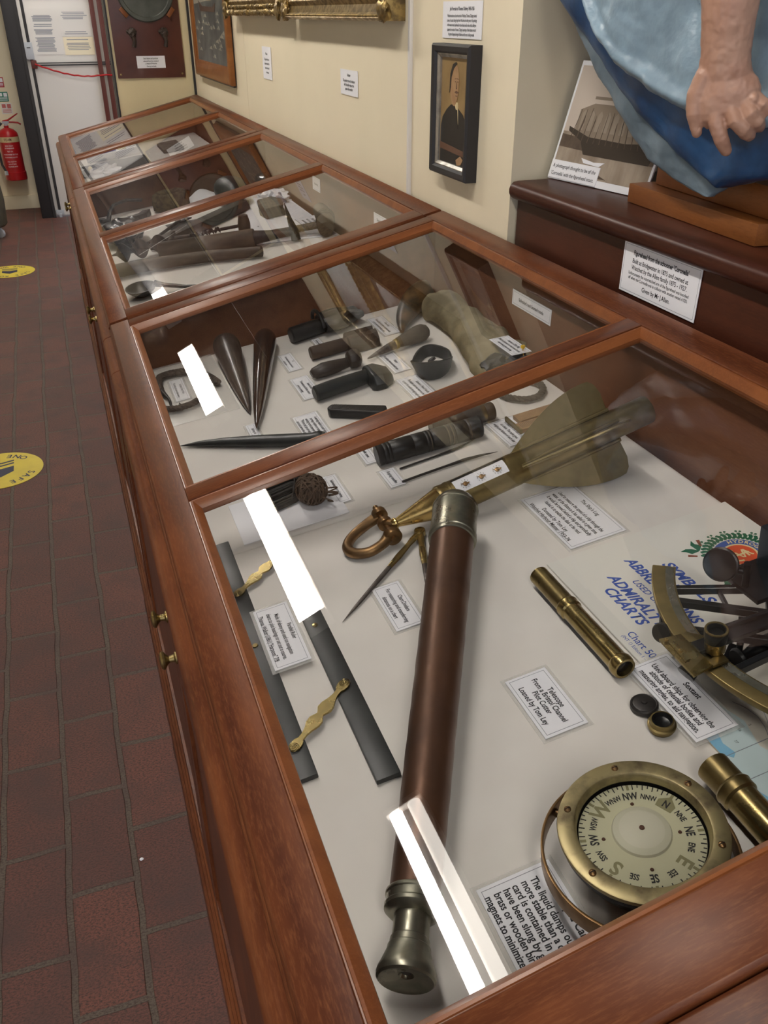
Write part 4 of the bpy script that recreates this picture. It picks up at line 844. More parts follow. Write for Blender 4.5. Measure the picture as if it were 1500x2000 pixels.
MB().box2((0.560 - sx_, -1.262 - sy_, H - 0.002), (0.640 - sx_, -1.205 - sy_, H + 0.004)).build('mirror_base', 'blackmetal', t, bevel=0.001)
# handle and legs beneath the frame
MB().lathe([(0, 0), (0, 0.0105), (0.003, 0.0120), (0.005, 0.0115), (0.007, 0.0065), (0.014, 0.0062), (0.024, 0.0092), (0.040, 0.0118), (0.060, 0.0122), (0.085, 0.0108), (0.094, 0.009), (0.096, 0.0)], Vector((0.5085 - sx_, -1.297 - sy_, 0.029)), (1, 0.05, 0.0), 28).build('handle', 'blackmetal', t)
MB().prism([(u - sx_, v - sy_) for u, v in ((0.500, -1.301), (0.505, -1.290), (0.535, -1.272), (0.53, -1.262), (0.497, -1.286))], 0.012, 0.016).build('handle_bracket', 'blackmetal', t, bevel=0.0005)
MB().tube([(0.540 - sx_, -1.266 - sy_, H - 0.006), (0.528 - sx_, -1.279 - sy_, 0.015)], [0.0045, 0.003], 10, 0.5).build('bracket_post', 'blackmetal', t)
for u, v in ((0.484, -1.233), (0.497, -1.385), (0.655, -1.297)):
    MB().lathe([(0.0031, 0), (0.0031, 0.0042), (0.006, 0.0048), (0.010, 0.0036), (H - 0.006, 0.0034), (H - 0.006, 0)], (u - sx_, v - sy_, 0), (0, 0, 1), 14).build('leg', 'blackmetal', t)

# ================================================================== far half of the nearest case
def P2(pts, u, v): return [(p[0] - u, p[1] - v, p[2]) for p in pts]
# two big standing-looking fids, lying with the point towards the viewer
def fid(label, p, q, rad, mat, tip=0.0015, bulge=0.0):
    p, q = Vector(p), Vector(q); m_ = (p + q) / 2; t = bthing('fid', label, 'fid', m_.x, m_.y)
    prof = []; Ln = (q - p).length
    for i in range(29):
        s_ = i / 28
        r = rad * (1.0 - max(0, (s_ - 0.12)) / 0.88) ** (0.82 + bulge)
        if s_ < 0.10: r = rad * math.sqrt(max(0, 1 - ((0.10 - s_) / 0.10) ** 2)) * 0.985 + 0.0001
        if s_ > 0.12: r = max(r, tip * (1 - (s_ - 0.12) / 0.88) + 0.0006)
        prof.append((s_ * Ln, r))
    prof[0] = (0.0, 0.0005); prof.append((Ln * 1.002, 0.0))
    o_ = Vector((m_.x, m_.y, 0))
    MB().lathe(prof, p - o_, q - p, 36).build('body', mat, t)
    return t
fid('short thick brown wooden fid, left of the glossy one', (0.2275, -0.060, 0.0340), (0.2055, -0.374, 0.005), 0.0285, 'fidgrey', 0.002, -0.17)
fid('long glossy dark brown fid with its point towards the viewer', (0.316, -0.062, 0.0272), (0.201, -0.453, 0.0098), 0.0235, 'hornbrown', 0.0075, -0.24)
# long bone knife / sword fid
t = bthing('bone_knife', 'long dark blade-like fid lying along the left, point to the left', 'fid', 0.17, -0.49)
pts = [(0.069, -0.4250, 0.0035), (0.10, -0.4415, 0.0055), (0.14, -0.466, 0.0075), (0.19, -0.499, 0.0092), (0.235, -0.529, 0.0105), (0.272, -0.5535, 0.0115), (0.284, -0.562, 0.0130), (0.290, -0.566, 0.013)]
MB().tube(P2(pts, 0.17, -0.49), [0.0008, 0.0072, 0.0110, 0.0140, 0.0150, 0.0145, 0.0165, 0.0150], 18, [0.6, 0.6, 0.6, 0.6, 0.62, 0.68, 0.75, 0.7]).build('blade', 'ebony', t)
# bench hook: tarred rope loop with a steel hook on a glass slip
t = bthing('glass_slip', 'clear plastic slip under the hooked rope at the left of the case', 'plate', 0.131, -0.18)
MB().box2((-0.064, -0.154, 0.0), (0.064, 0.152, 0.002)).build('sheet', 'sleeve', t, bevel=0.0004, bseg=1)
t = bthing('bench_hook', 'tarred plaited rope loop with a small steel hook, at the left of the case', 'hook', 0.12, -0.19)
def plait(pts, r, n=60, twist=9.0):
    # resample and braid three strands
    P = [Vector(p) for p in pts]; d_ = [0]
    for i in range(1, len(P)): d_.append(d_[-1] + (P[i] - P[i - 1]).length)
    def at(x):
        for i in range(1, len(P)):
            if x <= d_[i] + 1e-9: return P[i - 1].lerp(P[i], (x - d_[i - 1]) / max(1e-9, d_[i] - d_[i - 1]))
        return P[-1]
    S_ = [at(d_[-1] * i / n) for i in range(n + 1)]
    for _ in range(3): S_ = [S_[0]] + [(S_[i - 1] + S_[i] * 2 + S_[i + 1]) / 4 for i in range(1, n)] + [S_[-1]]
    mb = MB()
    for k in range(3):
        Q = []
        for i, p in enumerate(S_):
            tn = (S_[min(i + 1, n)] - S_[max(i - 1, 0)]).normalized(); sd_ = Vector((-tn.y, tn.x, 0)).normalized(); a = twist * 2 * PI * i / n + k * 2 * PI / 3
            Q.append(p + sd_ * math.cos(a) * r * 0.55 + Vector((0, 0, 1)) * (math.sin(a) * r * 0.35 + r * 0.1))
        mb.tube(Q, r * 0.55, 8)
    return mb
rp = [(0.178, -0.214, 0.0095), (0.172, -0.185, 0.0095), (0.160, -0.148, 0.0095), (0.143, -0.117, 0.0095), (0.119, -0.104, 0.0095), (0.095, -0.100, 0.0095), (0.077, -0.104, 0.0095), (0.069, -0.135, 0.0095), (0.069, -0.180, 0.0095)]
plait(P2(rp, 0.12, -0.19), 0.0078, 80, 11).build('rope', 'rope', t)
rp = [(0.056, -0.245, 0.0085), (0.068, -0.270, 0.0085), (0.090, -0.280, 0.0085), (0.115, -0.277, 0.0085), (0.137, -0.262, 0.0085), (0.152, -0.24, 0.0085)]
plait(P2(rp, 0.12, -0.19), 0.0068, 50, 6).build('rope', 'rope', t)
hk = [(0.069, -0.165, 0.009), (0.072, -0.190, 0.009), (0.079, -0.220, 0.0065), (0.0785, -0.245, 0.006), (0.079, -0.264, 0.006), (0.0835, -0.272, 0.006), (0.0905, -0.272, 0.006), (0.0950, -0.262, 0.006), (0.0945, -0.250, 0.0065)]
MB().curve(P2(hk, 0.12, -0.19), [0.006, 0.0058, 0.0026, 0.0026, 0.0028, 0.0028, 0.0028, 0.0024, 0.0008], seg=12).build('hook', 'iron', t)

# serving mallets and rubbers
def mallet(label, p, q, r, hd, mat, name='serving_mallet', cat='mallet'):
    """p handle butt, q where the handle meets the head; hd = (length, half width, height, groove, skew)"""
    p, q = Vector(p), Vector(q); m_ = (p + q) / 2; d_ = (q - p); ang = math.atan2(d_.y, d_.x)
    t = bthing(name, label, cat, m_.x, m_.y, a=ang); hl = d_.length / 2
    MB().tube([(-hl, 0, p.z), (-hl + 0.003, 0, p.z), (-hl * 0.3, 0, p.z), (hl * 0.6, 0, q.z), (hl, 0, q.z)], [r * 0.8, r, r * 1.04, r, r * 0.92], 20, 0.95).build('handle', mat, t)
    return t, hl
t, hl = mallet('black serving mallet with a grooved rounded head, farthest back of the tools', (0.361, -0.090, 0.0185), (0.440, -0.0775, 0.0185), 0.0175, None, 'darkwood')
mb = MB(); R_ = []
for i in range(13):
    s_ = i / 12; x = hl - 0.006 + 0.092 * s_; w = 0.042 * (0.62 + 0.38 * math.sin(PI * min(1, s_ * 1.25 + 0.1))); hgt = 0.046 * (0.80 + 0.2 * math.sin(PI * min(1.0, s_ * 1.2))) * (1 - 0.35 * max(0, s_ - 0.75) / 0.25)
    ring = []
    for k in range(22):
        a = 2 * PI * k / 22; yy = math.cos(a) * w; zz = 0.024 + math.sin(a) * hgt * 0.5
        if math.sin(a) > 0.55: zz -= 0.005 * (1 + math.cos(yy / 0.004)) * 0.5 + 0.004
        ring.append((x, yy, max(0.0008, zz)))
    R_.append(ring)
mb.rings(R_).build('head', 'darkwood', t)
MB().tube([(hl - 0.012 + 0.003 * math.cos(a), 0.036 * math.cos(a), 0.026 + 0.026 * math.sin(a)) for a in [PI * k / 14 for k in range(15)]], 0.004, 8).build('head_collar', 'darkwood', t)
t, hl = mallet('brown serving mallet with a sharply grooved square head, in front of the black one', (0.3715, -0.2045, 0.0145), (0.459, -0.2025, 0.0145), 0.0140, None, 'midwood')
prof = [(-0.028, 0.0008), (0.028, 0.0008), (0.030, 0.016), (0.020, 0.030), (0.010, 0.0345), (0.006, 0.026), (-0.004, 0.0235), (-0.010, 0.034), (-0.022, 0.030), (-0.030, 0.018)]
MB().rings([[(hl - 0.008 + dx, y_ * k, z_) for y_, z_ in prof] for dx, k in ((0, 0.9), (0.01, 1.0), (0.034, 1.02), (0.062, 0.92))]).build('head', 'midwood', t, bevel=0.0012)
# seam rubber with a knob head
t = bthing('seam_rubber', 'grey-brown seam rubber with a faceted knob and a chisel-shaped handle', 'rubber', 0.40, -0.297)
pts = [(0.346, -0.2995, 0.0115), (0.352, -0.299, 0.0125), (0.372, -0.298, 0.0145), (0.395, -0.2975, 0.0145), (0.415, -0.2970, 0.0150), (0.424, -0.2965, 0.0155)]
MB().tube(P2(pts, 0.40, -0.297), [0.0085, 0.0135, 0.0165, 0.0140, 0.0105, 0.0098], 12, [0.75, 0.75, 0.8, 0.9, 1, 1]).build('handle', 'rubberwood', t)
MB().lathe([(0, 0.0), (0, 0.012), (0.004, 0.0175), (0.014, 0.0195), (0.022, 0.018), (0.027, 0.012), (0.028, 0.0)], (0.4215 - 0.40, 0.0005, 0.0196), (1, 0.0, 0.0), 8).build('knob', 'rubberwood', t, bevel=0.0012)
# black seam rubber with axe head
t = bthing('seam_rubber', 'black seam rubber with a thick handle and an axe-like head, nearest the lid bar', 'rubber', 0.40, -0.392)
pts = [(0.3245, -0.3965, 0.0155), (0.328, -0.396, 0.0155), (0.36, -0.393, 0.0165), (0.40, -0.389, 0.0165), (0.434, -0.385, 0.0165)]
MB().tube(P2(pts, 0.40, -0.392), [0.011, 0.0150, 0.0155, 0.0150, 0.0140], 20, 0.95).build('handle', 'ebony', t)
mb = MB(); prof = [(-0.036, 0.0008), (-0.002, 0.0008), (0.030, 0.0012), (0.038, 0.010), (0.030, 0.026), (0.004, 0.0335), (-0.030, 0.028), (-0.038, 0.012)]
mb.rings([[(x, y_ * k + 0.004, z_ * kz) for y_, z_ in prof] for x, k, kz in ((0.029, 0.80, 0.85), (0.034, 1.0, 1.0), (0.052, 1.02, 1.03), (0.070, 0.72, 0.75), (0.076, 0.40, 0.45))]).build('head', 'ebony', t, bevel=0.0025)
# flat cased knife with hatched handle
t = bthing('sailor_knife', 'dark knife with a cross-hatched flat handle, running under the lid bar', 'knife', 0.38, -0.504)
d_ = Vector((0.439 - 0.325, -0.554 + 0.460)).normalized(); an = math.atan2(d_.y, d_.x)
mb = MB(); mb.prism([(-0.062, -0.008), (-0.066, 0.0), (-0.062, 0.011), (0.040, 0.014), (0.044, 0.006), (0.044, -0.008), (0.038, -0.0135), (-0.056, -0.0125)], 0.0005, 0.0165, Matrix.Rotation(an, 4, 'Z'))
mb.build('handle', 'leather', t, bevel=0.004, bseg=3)
hx = MB()
for k in range(26): hx.box((-0.055 + k * 0.0036, 0.001, 0.0166), (0.0007, 0.018, 0.0006), Matrix.Rotation(an, 4, 'Z') @ Matrix.Rotation(0.0, 4, 'Z'))
hx.build('hatching', 'rubberwood', t)
MB().prism([(0.043, -0.008), (0.043, 0.007), (0.125, 0.006), (0.137, -0.004), (0.120, -0.008)], 0.004, 0.008, Matrix.Rotation(an, 4, 'Z')).build('blade', 'iron', t, bevel=0.001)
# pricker
t = bthing('pricker', 'steel pricker with a bulbous olive-brown handle, pointing left at the seam rubber', 'pricker', 0.535, -0.272)
MB().tube(P2([(0.4665, -0.2830, 0.0055), (0.49, -0.279, 0.009), (0.515, -0.274, 0.0125), (0.530, -0.2715, 0.014)], 0.535, -0.272), [0.0016, 0.0052, 0.0082, 0.0092], 14).build('spike', 'steel', t)
MB().lathe([(0, 0), (0, 0.0092), (0.001, 0.0100), (0.007, 0.0104), (0.008, 0.0095), (0.008, 0)], (-0.006, 0.0008, 0.0142), (1, 0.16, 0.03), 24).build('ferrule', 'brass2', t)
MB().lathe([(0, 0), (0, 0.0098), (0.006, 0.0108), (0.028, 0.0150), (0.048, 0.0178), (0.060, 0.0172), (0.069, 0.0125), (0.073, 0.006), (0.074, 0.0)], (0.001, 0.002, 0.0158), (1, 0.16, 0.055), 28).build('handle', 'palewood', t)
# sailmaker's palm
t = bthing('sailmaker_palm', 'black leather sailmaker palm strap curled in a loop', 'palm', 0.552, -0.395)
lp = [(0.578, -0.335, 0.021), (0.590, -0.352, 0.021), (0.597, -0.380, 0.021), (0.590, -0.408, 0.021), (0.578, -0.434, 0.019), (0.556, -0.452, 0.019), (0.533, -0.452, 0.019), (0.518, -0.436, 0.019), (0.516, -0.412, 0.019), (0.526, -0.385, 0.020), (0.545, -0.356, 0.021), (0.563, -0.338, 0.021), (0.578, -0.335, 0.021)]
S_ = []
for i in range(len(lp) - 1):
    for k in range(4): S_.append(Vector(lp[i]).lerp(Vector(lp[i + 1]), k / 4))
for _ in range(4): S_ = [(S_[i - 1] + 2 * S_[i] + S_[(i + 1) % len(S_)]) / 4 for i in range(len(S_))]
c_ = Vector((0.552, -0.395, 0)); mb = MB(); rg = []
for i, p in enumerate(S_):
    tn = (S_[(i + 1) % len(S_)] - S_[i - 1]).normalized(); n_ = Vector((tn.y, -tn.x, 0)).normalized()
    f = i / len(S_); wide = 0.0125 + 0.009 * max(0, math.sin((f - 0.28) / 0.45 * PI)) if 0.28 < f < 0.73 else 0.0110
    lean = 0.35 if 0.28 < f < 0.73 else 0.2
    up = (Vector((0, 0, 1)) - n_ * lean).normalized(); th = n_ * 0.0019; q_ = p - c_
    q_.z = wide * 0.95 + 0.0012
    rg.append([q_ + up * wide + th, q_ - up * wide + th, q_ - up * wide - th, q_ + up * wide - th])
rg.append(rg[0]); vs = [[mb.bm.verts.new(p) for p in r] for r in rg[:-1]]
for i in range(len(vs)):
    a, b = vs[i], vs[(i + 1) % len(vs)]
    for k in range(4): mb.bm.faces.new((a[k], a[(k + 1) % 4], b[(k + 1) % 4], b[k]))
mb.build('strap', 'leather', t)
MB().blob((-0.008, -0.040, 0.018), (0.022, 0.014, 0.014), 3, 0.2, 1.6, 4.0).build('palm_pad', 'leather', t)
MB().lathe([(0, 0), (0, 0.008), (0.004, 0.0075), (0.005, 0.0055), (0.0035, 0.0), ], (-0.006, -0.034, 0.031), (-0.3, 0.3, 0.8), 18).build('needle_plate', 'iron', t)
# horn
t = bthing('grease_horn', 'curved animal horn with a rusty-brown patch, beside the canvas bag', 'horn', 0.63, -0.125)
pts = [(0.5715, -0.2015, 0.008), (0.578, -0.185, 0.011), (0.592, -0.160, 0.017), (0.612, -0.135, 0.023), (0.635, -0.112, 0.028), (0.655, -0.096, 0.031), (0.672, -0.0875, 0.033), (0.676, -0.086, 0.033)]
MB().curve(P2(pts, 0.63, -0.125), [0.004, 0.0085, 0.016, 0.0225, 0.0275, 0.0300, 0.0300, 0.027], seg=24).build('horn_body', 'horn', t)
# canvas ditty bag
t = bthing('ditty_bag', 'crumpled olive canvas ditty bag lying along the right of the case', 'bag', 0.668, -0.335)
mb = MB(); R_ = []
NB = 54
for i in range(NB + 1):
    s_ = i / NB; v = -0.150 - 0.375 * s_; end = min(1, math.sin(PI * min(0.5, s_ * 3.2 + 0.10))) * (1 if s_ < 0.86 else 1 - 0.25 * (s_ - 0.86) / 0.14)
    uc = 0.668 - 0.012 * s_ + 0.006 * math.sin(s_ * 5); hw = (0.050 + 0.012 * s_) * end; ht = (0.034 - 0.008 * s_) * (0.55 + 0.45 * end)
    if uc + hw > 0.704: hw = 0.704 - uc if uc + hw > 0.71 else hw
    ring = []
    for k in range(56):
        a = 2 * PI * k / 56; ca, sa = math.cos(a), math.sin(a)
        x = math.copysign(abs(ca) ** 0.75, ca) * hw; z = ht + math.copysign(abs(sa) ** 0.85, sa) * ht
        n_ = mnoise.noise(Vector((x * 30, v * 20, z * 20))) * 0.0105 + mnoise.noise(Vector((x * 75 + v * 40, v * 55, 3))) * 0.0045
        ring.append((uc - 0.668 + x * (1 + n_ * 4), v + 0.335, max(0.0008, z + (n_ if z > 0.008 else 0))))
    R_.append(ring)
mb.rings(R_).build('bag_body', 'canvas', t, angle=80)
mb = MB()
for (u, v, rx, ry, rz, sd_) in ((0.634, -0.512, 0.030, 0.022, 0.017, 1.0), (0.668, -0.520, 0.026, 0.018, 0.015, 2.0)): mb.blob((u - 0.668, v + 0.335, 0.030), (rx, ry, rz), 3, 0.35, 2.4, sd_)
mb.build('drawn_neck', 'leather', t)
rp = [(0.612, -0.560, 0.006), (0.606, -0.580, 0.006), (0.613, -0.604, 0.006), (0.632, -0.626, 0.006), (0.655, -0.628, 0.006), (0.674, -0.610, 0.006), (0.680, -0.588, 0.007), (0.668, -0.560, 0.012), (0.660, -0.540, 0.020)]
plait(P2(rp, 0.668, -0.335), 0.0062, 50, 8).build('drawstring', 'rope', t)
card('white label pinned on top of the canvas ditty bag', 0.6405, 0.6785, -0.476, -0.564, para(0.0078, [0.008, -0.001, -0.010], ["Seaman's Ditty Bag", 'Made of canvas to hold small tools', 'and sewing gear at sea'], bold=0.012, xs=0.7), sleeve=0.0,
     mat4=onbed(0.6595, -0.520, 0.060) @ Matrix.Rotation(math.radians(4), 4, 'Y') @ Matrix.Rotation(-PI / 2, 4, 'Z'))
t = thing('map_pin', 'yellow-headed pin through the label on the canvas bag', 'pin', onbed(0.668, -0.553, 0.0605))
MB().lathe([(-0.012, 0), (-0.012, 0.0005), (0.0015, 0.0005), (0.0015, 0.0022), (0.003, 0.0038), (0.005, 0.0042), (0.007, 0.0036), (0.0082, 0.0)], (0, 0, 0.002), (0, 0, 1), 20).build('pin_head', 'pinyellow', t)
M_ = None
# needle cases and needles
def needle_case(label, p, q, r, mat, rings_):
    p, q = Vector(p), Vector(q); m_ = (p + q) / 2; t = bthing('needle_case', label, 'needle case', m_.x, m_.y); Ln = (q - p).length
    prof = [(0, 0), (0, r * 0.9), (0.002, r)]
    for f in rings_: prof += [(f * Ln - 0.0012, r), (f * Ln, r * 0.955), (f * Ln + 0.0012, r)]
    prof += [(Ln - 0.002, r), (Ln, r * 0.9), (Ln, 0)]
    MB().lathe(prof, p - Vector((m_.x, m_.y, 0)), q - p, 32).build('case_body', mat, t)
    return t, p - Vector((m_.x, m_.y, 0)), (q - p).normalized(), Ln
t, p0, dd, Ln = needle_case('black banded cylindrical needle case right of the lid bar', (0.344, -0.6795, 0.0180), (0.519, -0.6855, 0.0180), 0.0172, 'darkwood', (0.06, 0.10, 0.13, 0.34, 0.46, 0.49, 0.52, 0.66, 0.70, 0.74, 0.86))
for f in (0.50, 0.67, 0.71, 0.88): MB().lathe([(-0.0006, 0.0165), (-0.0006, 0.01755), (0.0006, 0.01755), (0.0006, 0.0165)], p0 + dd * f * Ln, dd, 32, caps=False).build('scored_band', 'palewood', t)
needle_case('brown needle case tube mostly hidden under the lid bar', (0.452, -0.6395, 0.0155), (0.562, -0.6445, 0.0155), 0.0148, 'midwood', (0.3, 0.86))
def needle(label, pts, r):
    t = bthing('roping_needle', label, 'needle', pts[1][0], pts[1][1])
    n = len(pts); rad = [r * (1 - 0.18 * i / n) for i in range(n - 3)] + [r * 1.35, r * 1.0, r * 0.12]
    MB().tube(P2(pts, pts[1][0], pts[1][1]), rad, 10, 0.85).build('needle_shaft', 'iron', t)
    e = Vector(pts[0]) - Vector((pts[1][0], pts[1][1], 0))
    MB().ringlathe([(-0.001, r * 0.6), (-0.001, r * 1.5), (0.001, r * 1.5), (0.001, r * 0.6)], e, (0, 0.3, 1), 16).build('eye', 'iron', t)
needle('upper straight dark roping needle below the banded case', [(0.3715, -0.7115, 0.0022), (0.40, -0.7095, 0.0022), (0.43, -0.7075, 0.0022), (0.455, -0.7055, 0.0024), (0.478, -0.7025, 0.003), (0.503, -0.6985, 0.006)], 0.0019)
needle('lower dark roping needle with a curved tip, nearest the crease in the cloth', [(0.361, -0.7495, 0.0024), (0.39, -0.7470, 0.0024), (0.43, -0.7445, 0.0024), (0.465, -0.7430, 0.0026), (0.490, -0.7455, 0.003), (0.5155, -0.7525, 0.0045)], 0.0022)
# twine
def ball(name, label, c, r, mat, n, seed, wire, strands=14):
    t = bthing(name, label, 'twine', c[0], c[1]); random.seed(seed); mb = MB()
    mb.blob((0, 0, r[2]), (r[0] * 0.88, r[1] * 0.88, r[2] * 0.86), 3, 0.15, 2.0, seed)
    for k in range(strands):
        a = random.uniform(0, PI); tl = random.uniform(-0.5, 0.5); P = []
        m_ = Matrix.Rotation(a, 3, 'Z') @ Matrix.Rotation(tl, 3, 'X'); ph = random.uniform(0, 6)
        for i in range(n):
            an = ph + 2 * PI * 1.2 * i / n; v = m_ @ Vector((math.cos(an), 0.35 * math.sin(ph + i * 0.1), math.sin(an))); v.normalize()
            p = Vector((v.x * r[0], v.y * r[1], v.z * r[2])) * (1 + 0.05 * math.sin(i + k)); p.z = max(p.z + r[2], wire)
            P.append(p)
        mb.tube(P, wire, 6)
    for k in range(6):
        a = random.uniform(-1.2, 1.2) + (0 if k % 2 else -1.0); b = Vector((math.cos(a), math.sin(a), 0)); s2 = Vector((-b.y, b.x, 0)); P = []
        for i in range(9): f = i / 8; P.append(Vector((b.x * r[0], b.y * r[1], r[2])) * 0.95 + b * 0.016 * math.sin(f * PI) + s2 * 0.012 * (f - 0.5) + Vector((0, 0, -r[2] * 0.7 * f)))
        for p in P: p.z = max(p.z, wire)
        mb.tube(P, wire, 6)
    mb.build('strands', mat, t, angle=60); return t
ball('twine_ball', 'small ball of brown tarred twine on the paper', (0.226, -0.722), (0.023, 0.030, 0.020), 'twine', 26, 3, 0.0011, 26)
t = bthing('twine_hank', 'dark grey hank of tarred twine behind the brown ball', 'twine', 0.185, -0.690); mb = MB(); random.seed(9)
for k in range(60):
    o1 = random.uniform(-1, 1); zz = 0.030 * math.sqrt(max(0, 1 - o1 * o1)) * random.uniform(0.6, 1.0)
    mb.tube([(-0.050 + random.uniform(-0.004, 0.004), o1 * 0.024 - 0.012, 0.002 + zz * 0.45), (-0.02, o1 * 0.032 - 0.006, 0.002 + zz), (0.015, o1 * 0.032 + 0.002, 0.002 + zz), (0.050 + random.uniform(-0.006, 0.006), o1 * 0.020 + 0.014, 0.002 + zz * 0.5)], 0.0016, 6)
mb.tube([(0.01, -0.030, 0.012), (0.022, -0.018, 0.034), (0.026, 0.012, 0.034), (0.02, 0.034, 0.014)], 0.0013, 6)
mb.build('strands', 'darktwine', t, angle=60)
t = bthing('tissue_sheet', 'folded white tissue sheet under the twine', 'paper', 0.181, -0.712)
MB().box2((-0.075, -0.070, 0.0002), (0.082, 0.046, 0.0012)).build('sheet', 'paper', t)
# rope gauge
t = bthing('rope_gauge', 'boxwood folding rope gauge lying behind the log fins', 'gauge', 0.638, -0.692)
MB().box2((-0.062, -0.026, 0.0), (0.050, -0.003, 0.0085)).build('leaf', 'rule', t, bevel=0.0008); MB().box2((-0.052, 0.001, 0.0), (0.050, 0.026, 0.0085)).build('leaf', 'rule', t, bevel=0.0008)
MB().box2((-0.066, -0.027, 0.0), (-0.0625, 0.027, 0.0095)).build('end_plate', 'brass2', t); MB().lathe([(0.0, 0), (0.0, 0.012), (0.0105, 0.012), (0.011, 0.0)], (0.0565, -0.010, 0), (0, 0, 1), 24).build('hinge', 'brass2', t)
mb = MB()
for k in range(40): mb.box2((-0.058 + k * 0.0026, -0.022, 0.0086), (-0.0576 + k * 0.0026, -0.007 - (k % 5 == 0) * -0.002, 0.0088))
mb.build('graduations', 'ink', t)

# ================================================================== middle case: shipwright tools
t = bthing('tar_lump', 'shiny black knobbly lump at the front left of the middle case', 'lump', 0.130, 1.135)
mb = MB(); random.seed(4)
mb.blob((0, 0, 0.036), (0.066, 0.100, 0.036), 4, 0.28, 2.2, 7.0)
for k in range(9): mb.blob((random.uniform(-0.04, 0.045), random.uniform(-0.07, 0.07), random.uniform(0.03, 0.055)), (0.022, 0.028, 0.018), 2, 0.3, 2.0, k)
for v in mb.bm.verts: v.co.z = max(v.co.z, 0.0008)
mb.build('lump_body', 'tar', t, angle=60)
t = bthing('caulking_hook', 'thin dark iron hook rod resting on the small dark photograph', 'hook', 0.235, 1.10)
MB().tube(P2([(0.158, 0.972, 0.009), (0.166, 0.988, 0.010), (0.20, 1.055, 0.007), (0.25, 1.135, 0.007), (0.30, 1.21, 0.009), (0.318, 1.236, 0.012)], 0.235, 1.10), [0.007, 0.0085, 0.005, 0.005, 0.0055, 0.006], 12).build('rod', 'iron', t)
MB().prism([(0.062, 0.118), (0.070, 0.150), (0.110, 0.165), (0.128, 0.150), (0.10, 0.125)], 0.006, 0.010).build('blade', 'iron', t, bevel=0.001)
t = bthing('photograph', 'small dark photograph lying behind the long plank in the middle case', 'photograph', 0.345, 1.19)
MB().prism([(-0.075, 0.070), (0.062, 0.052), (0.064, -0.052), (-0.062, -0.066)], 0.0, 0.0012).build('print', 'photo_grey', t)
MB().prism([(-0.03, -0.03), (0.02, -0.05), (0.055, -0.035), (0.04, 0.03), (0.0, 0.01)], 0.0012, 0.0014).build('image_shape', 'photo_light', t)
t = bthing('plank', 'flat weathered brown plank running back across the middle case', 'plank', 0.375, 1.085)
d_ = Vector((0.53 - 0.19, 1.195 - 0.905)); an = math.atan2(d_.y, d_.x); m_ = Matrix.Rotation(an, 4, 'Z'); l = d_.length / 2
MB().prism([(-l, -0.024), (l, -0.024), (l, 0.024), (-l - 0.006, 0.026)], 0.0024, 0.032, m_).build('board', 'oldplank', t, bevel=0.003)
t = bthing('auger', 'large rusty spiral auger bit pointing left in the middle case', 'auger', 0.20, 0.884)
pts = [(0.076, 0.893, 0.023)]
mb = MB(); R_ = []; N_ = 70
for i in range(N_ + 1):
    s_ = i / N_; u = 0.082 + 0.185 * s_; v = 0.886 + 0.012 * s_; a = s_ * 2 * PI * 1.65 + 0.4; w = 0.030 * min(1, 0.25 + s_ * 7) * (1 - 0.15 * s_)
    c = Vector((u - 0.20, v - 0.884, 0.031)); e1 = Vector((0, math.cos(a), math.sin(a))); e2 = Vector((0, -math.sin(a), math.cos(a)))
    R_.append([c + e1 * w + e2 * 0.002, c + e2 * 0.007, c - e1 * w + e2 * 0.002, c - e1 * w - e2 * 0.002, c - e2 * 0.007, c + e1 * w - e2 * 0.002])
mb.rings(R_); mb.build('twist', 'rustiron', t, angle=50)
MB().tube(P2([(0.086, 0.886, 0.031), (0.062, 0.885, 0.031)], 0.20, 0.884), [0.006, 0.0008], 8).build('screw_tip', 'rustiron', t)
MB().tube(P2([(0.262, 0.897, 0.031), (0.30, 0.880, 0.033), (0.34, 0.862, 0.036)], 0.20, 0.884), [0.012, 0.010, 0.010], 12).build('shank', 'rustiron', t)
t = bthing('gimlet', 'slim twisted gimlet with a wooden cross handle, behind the big caulking handle', 'gimlet', 0.40, 0.835)
mb = MB(); R_ = []
for i in range(60):
    s_ = i / 59; a = s_ * 2 * PI * 5; c = Vector((-0.10 + 0.095 * s_, 0.030 - 0.022 * s_, 0.038 + 0.006 * s_)); e1 = Vector((0.2, math.cos(a), math.sin(a))).normalized(); e2 = Vector((0, -math.sin(a), math.cos(a)))
    R_.append([c + e1 * 0.010, c + e2 * 0.003, c - e1 * 0.010, c - e2 * 0.003])
mb.rings(R_).tube([(-0.006, 0.008, 0.044), (0.060, -0.010, 0.046)], 0.0048, 10); mb.build('twist', 'rustiron', t, angle=50)
MB().tube([(0.062, -0.012, 0.006), (0.062, -0.012, 0.03), (0.064, -0.012, 0.05), (0.066, -0.012, 0.074)], [0.014, 0.018, 0.019, 0.014], 16).build('cross_handle', 'palewood', t)
t = bthing('caulking_beetle', 'thick dark wooden cylinder tool with an iron socket and spike, in the middle case', 'tool', 0.37, 0.765)
ax = Vector((0.475 - 0.205, 0.725 - 0.826, 0)).normalized()
MB().lathe([(0, 0), (0, 0.022), (0.003, 0.0245), (0.28, 0.026), (0.285, 0.0245), (0.285, 0.0)], Vector((0.203 - 0.37, 0.826 - 0.765, 0.0275)), ax, 28).build('wooden_stock', 'palewood', t)
MB().lathe([(0.285, 0), (0.285, 0.020), (0.31, 0.017), (0.37, 0.011), (0.40, 0.009), (0.40, 0)], Vector((0.203 - 0.37, 0.826 - 0.765, 0.0275)), ax, 20).build('socket', 'iron', t)
e_ = Vector((0.203 - 0.37, 0.826 - 0.765, 0.0)) + ax * 0.40
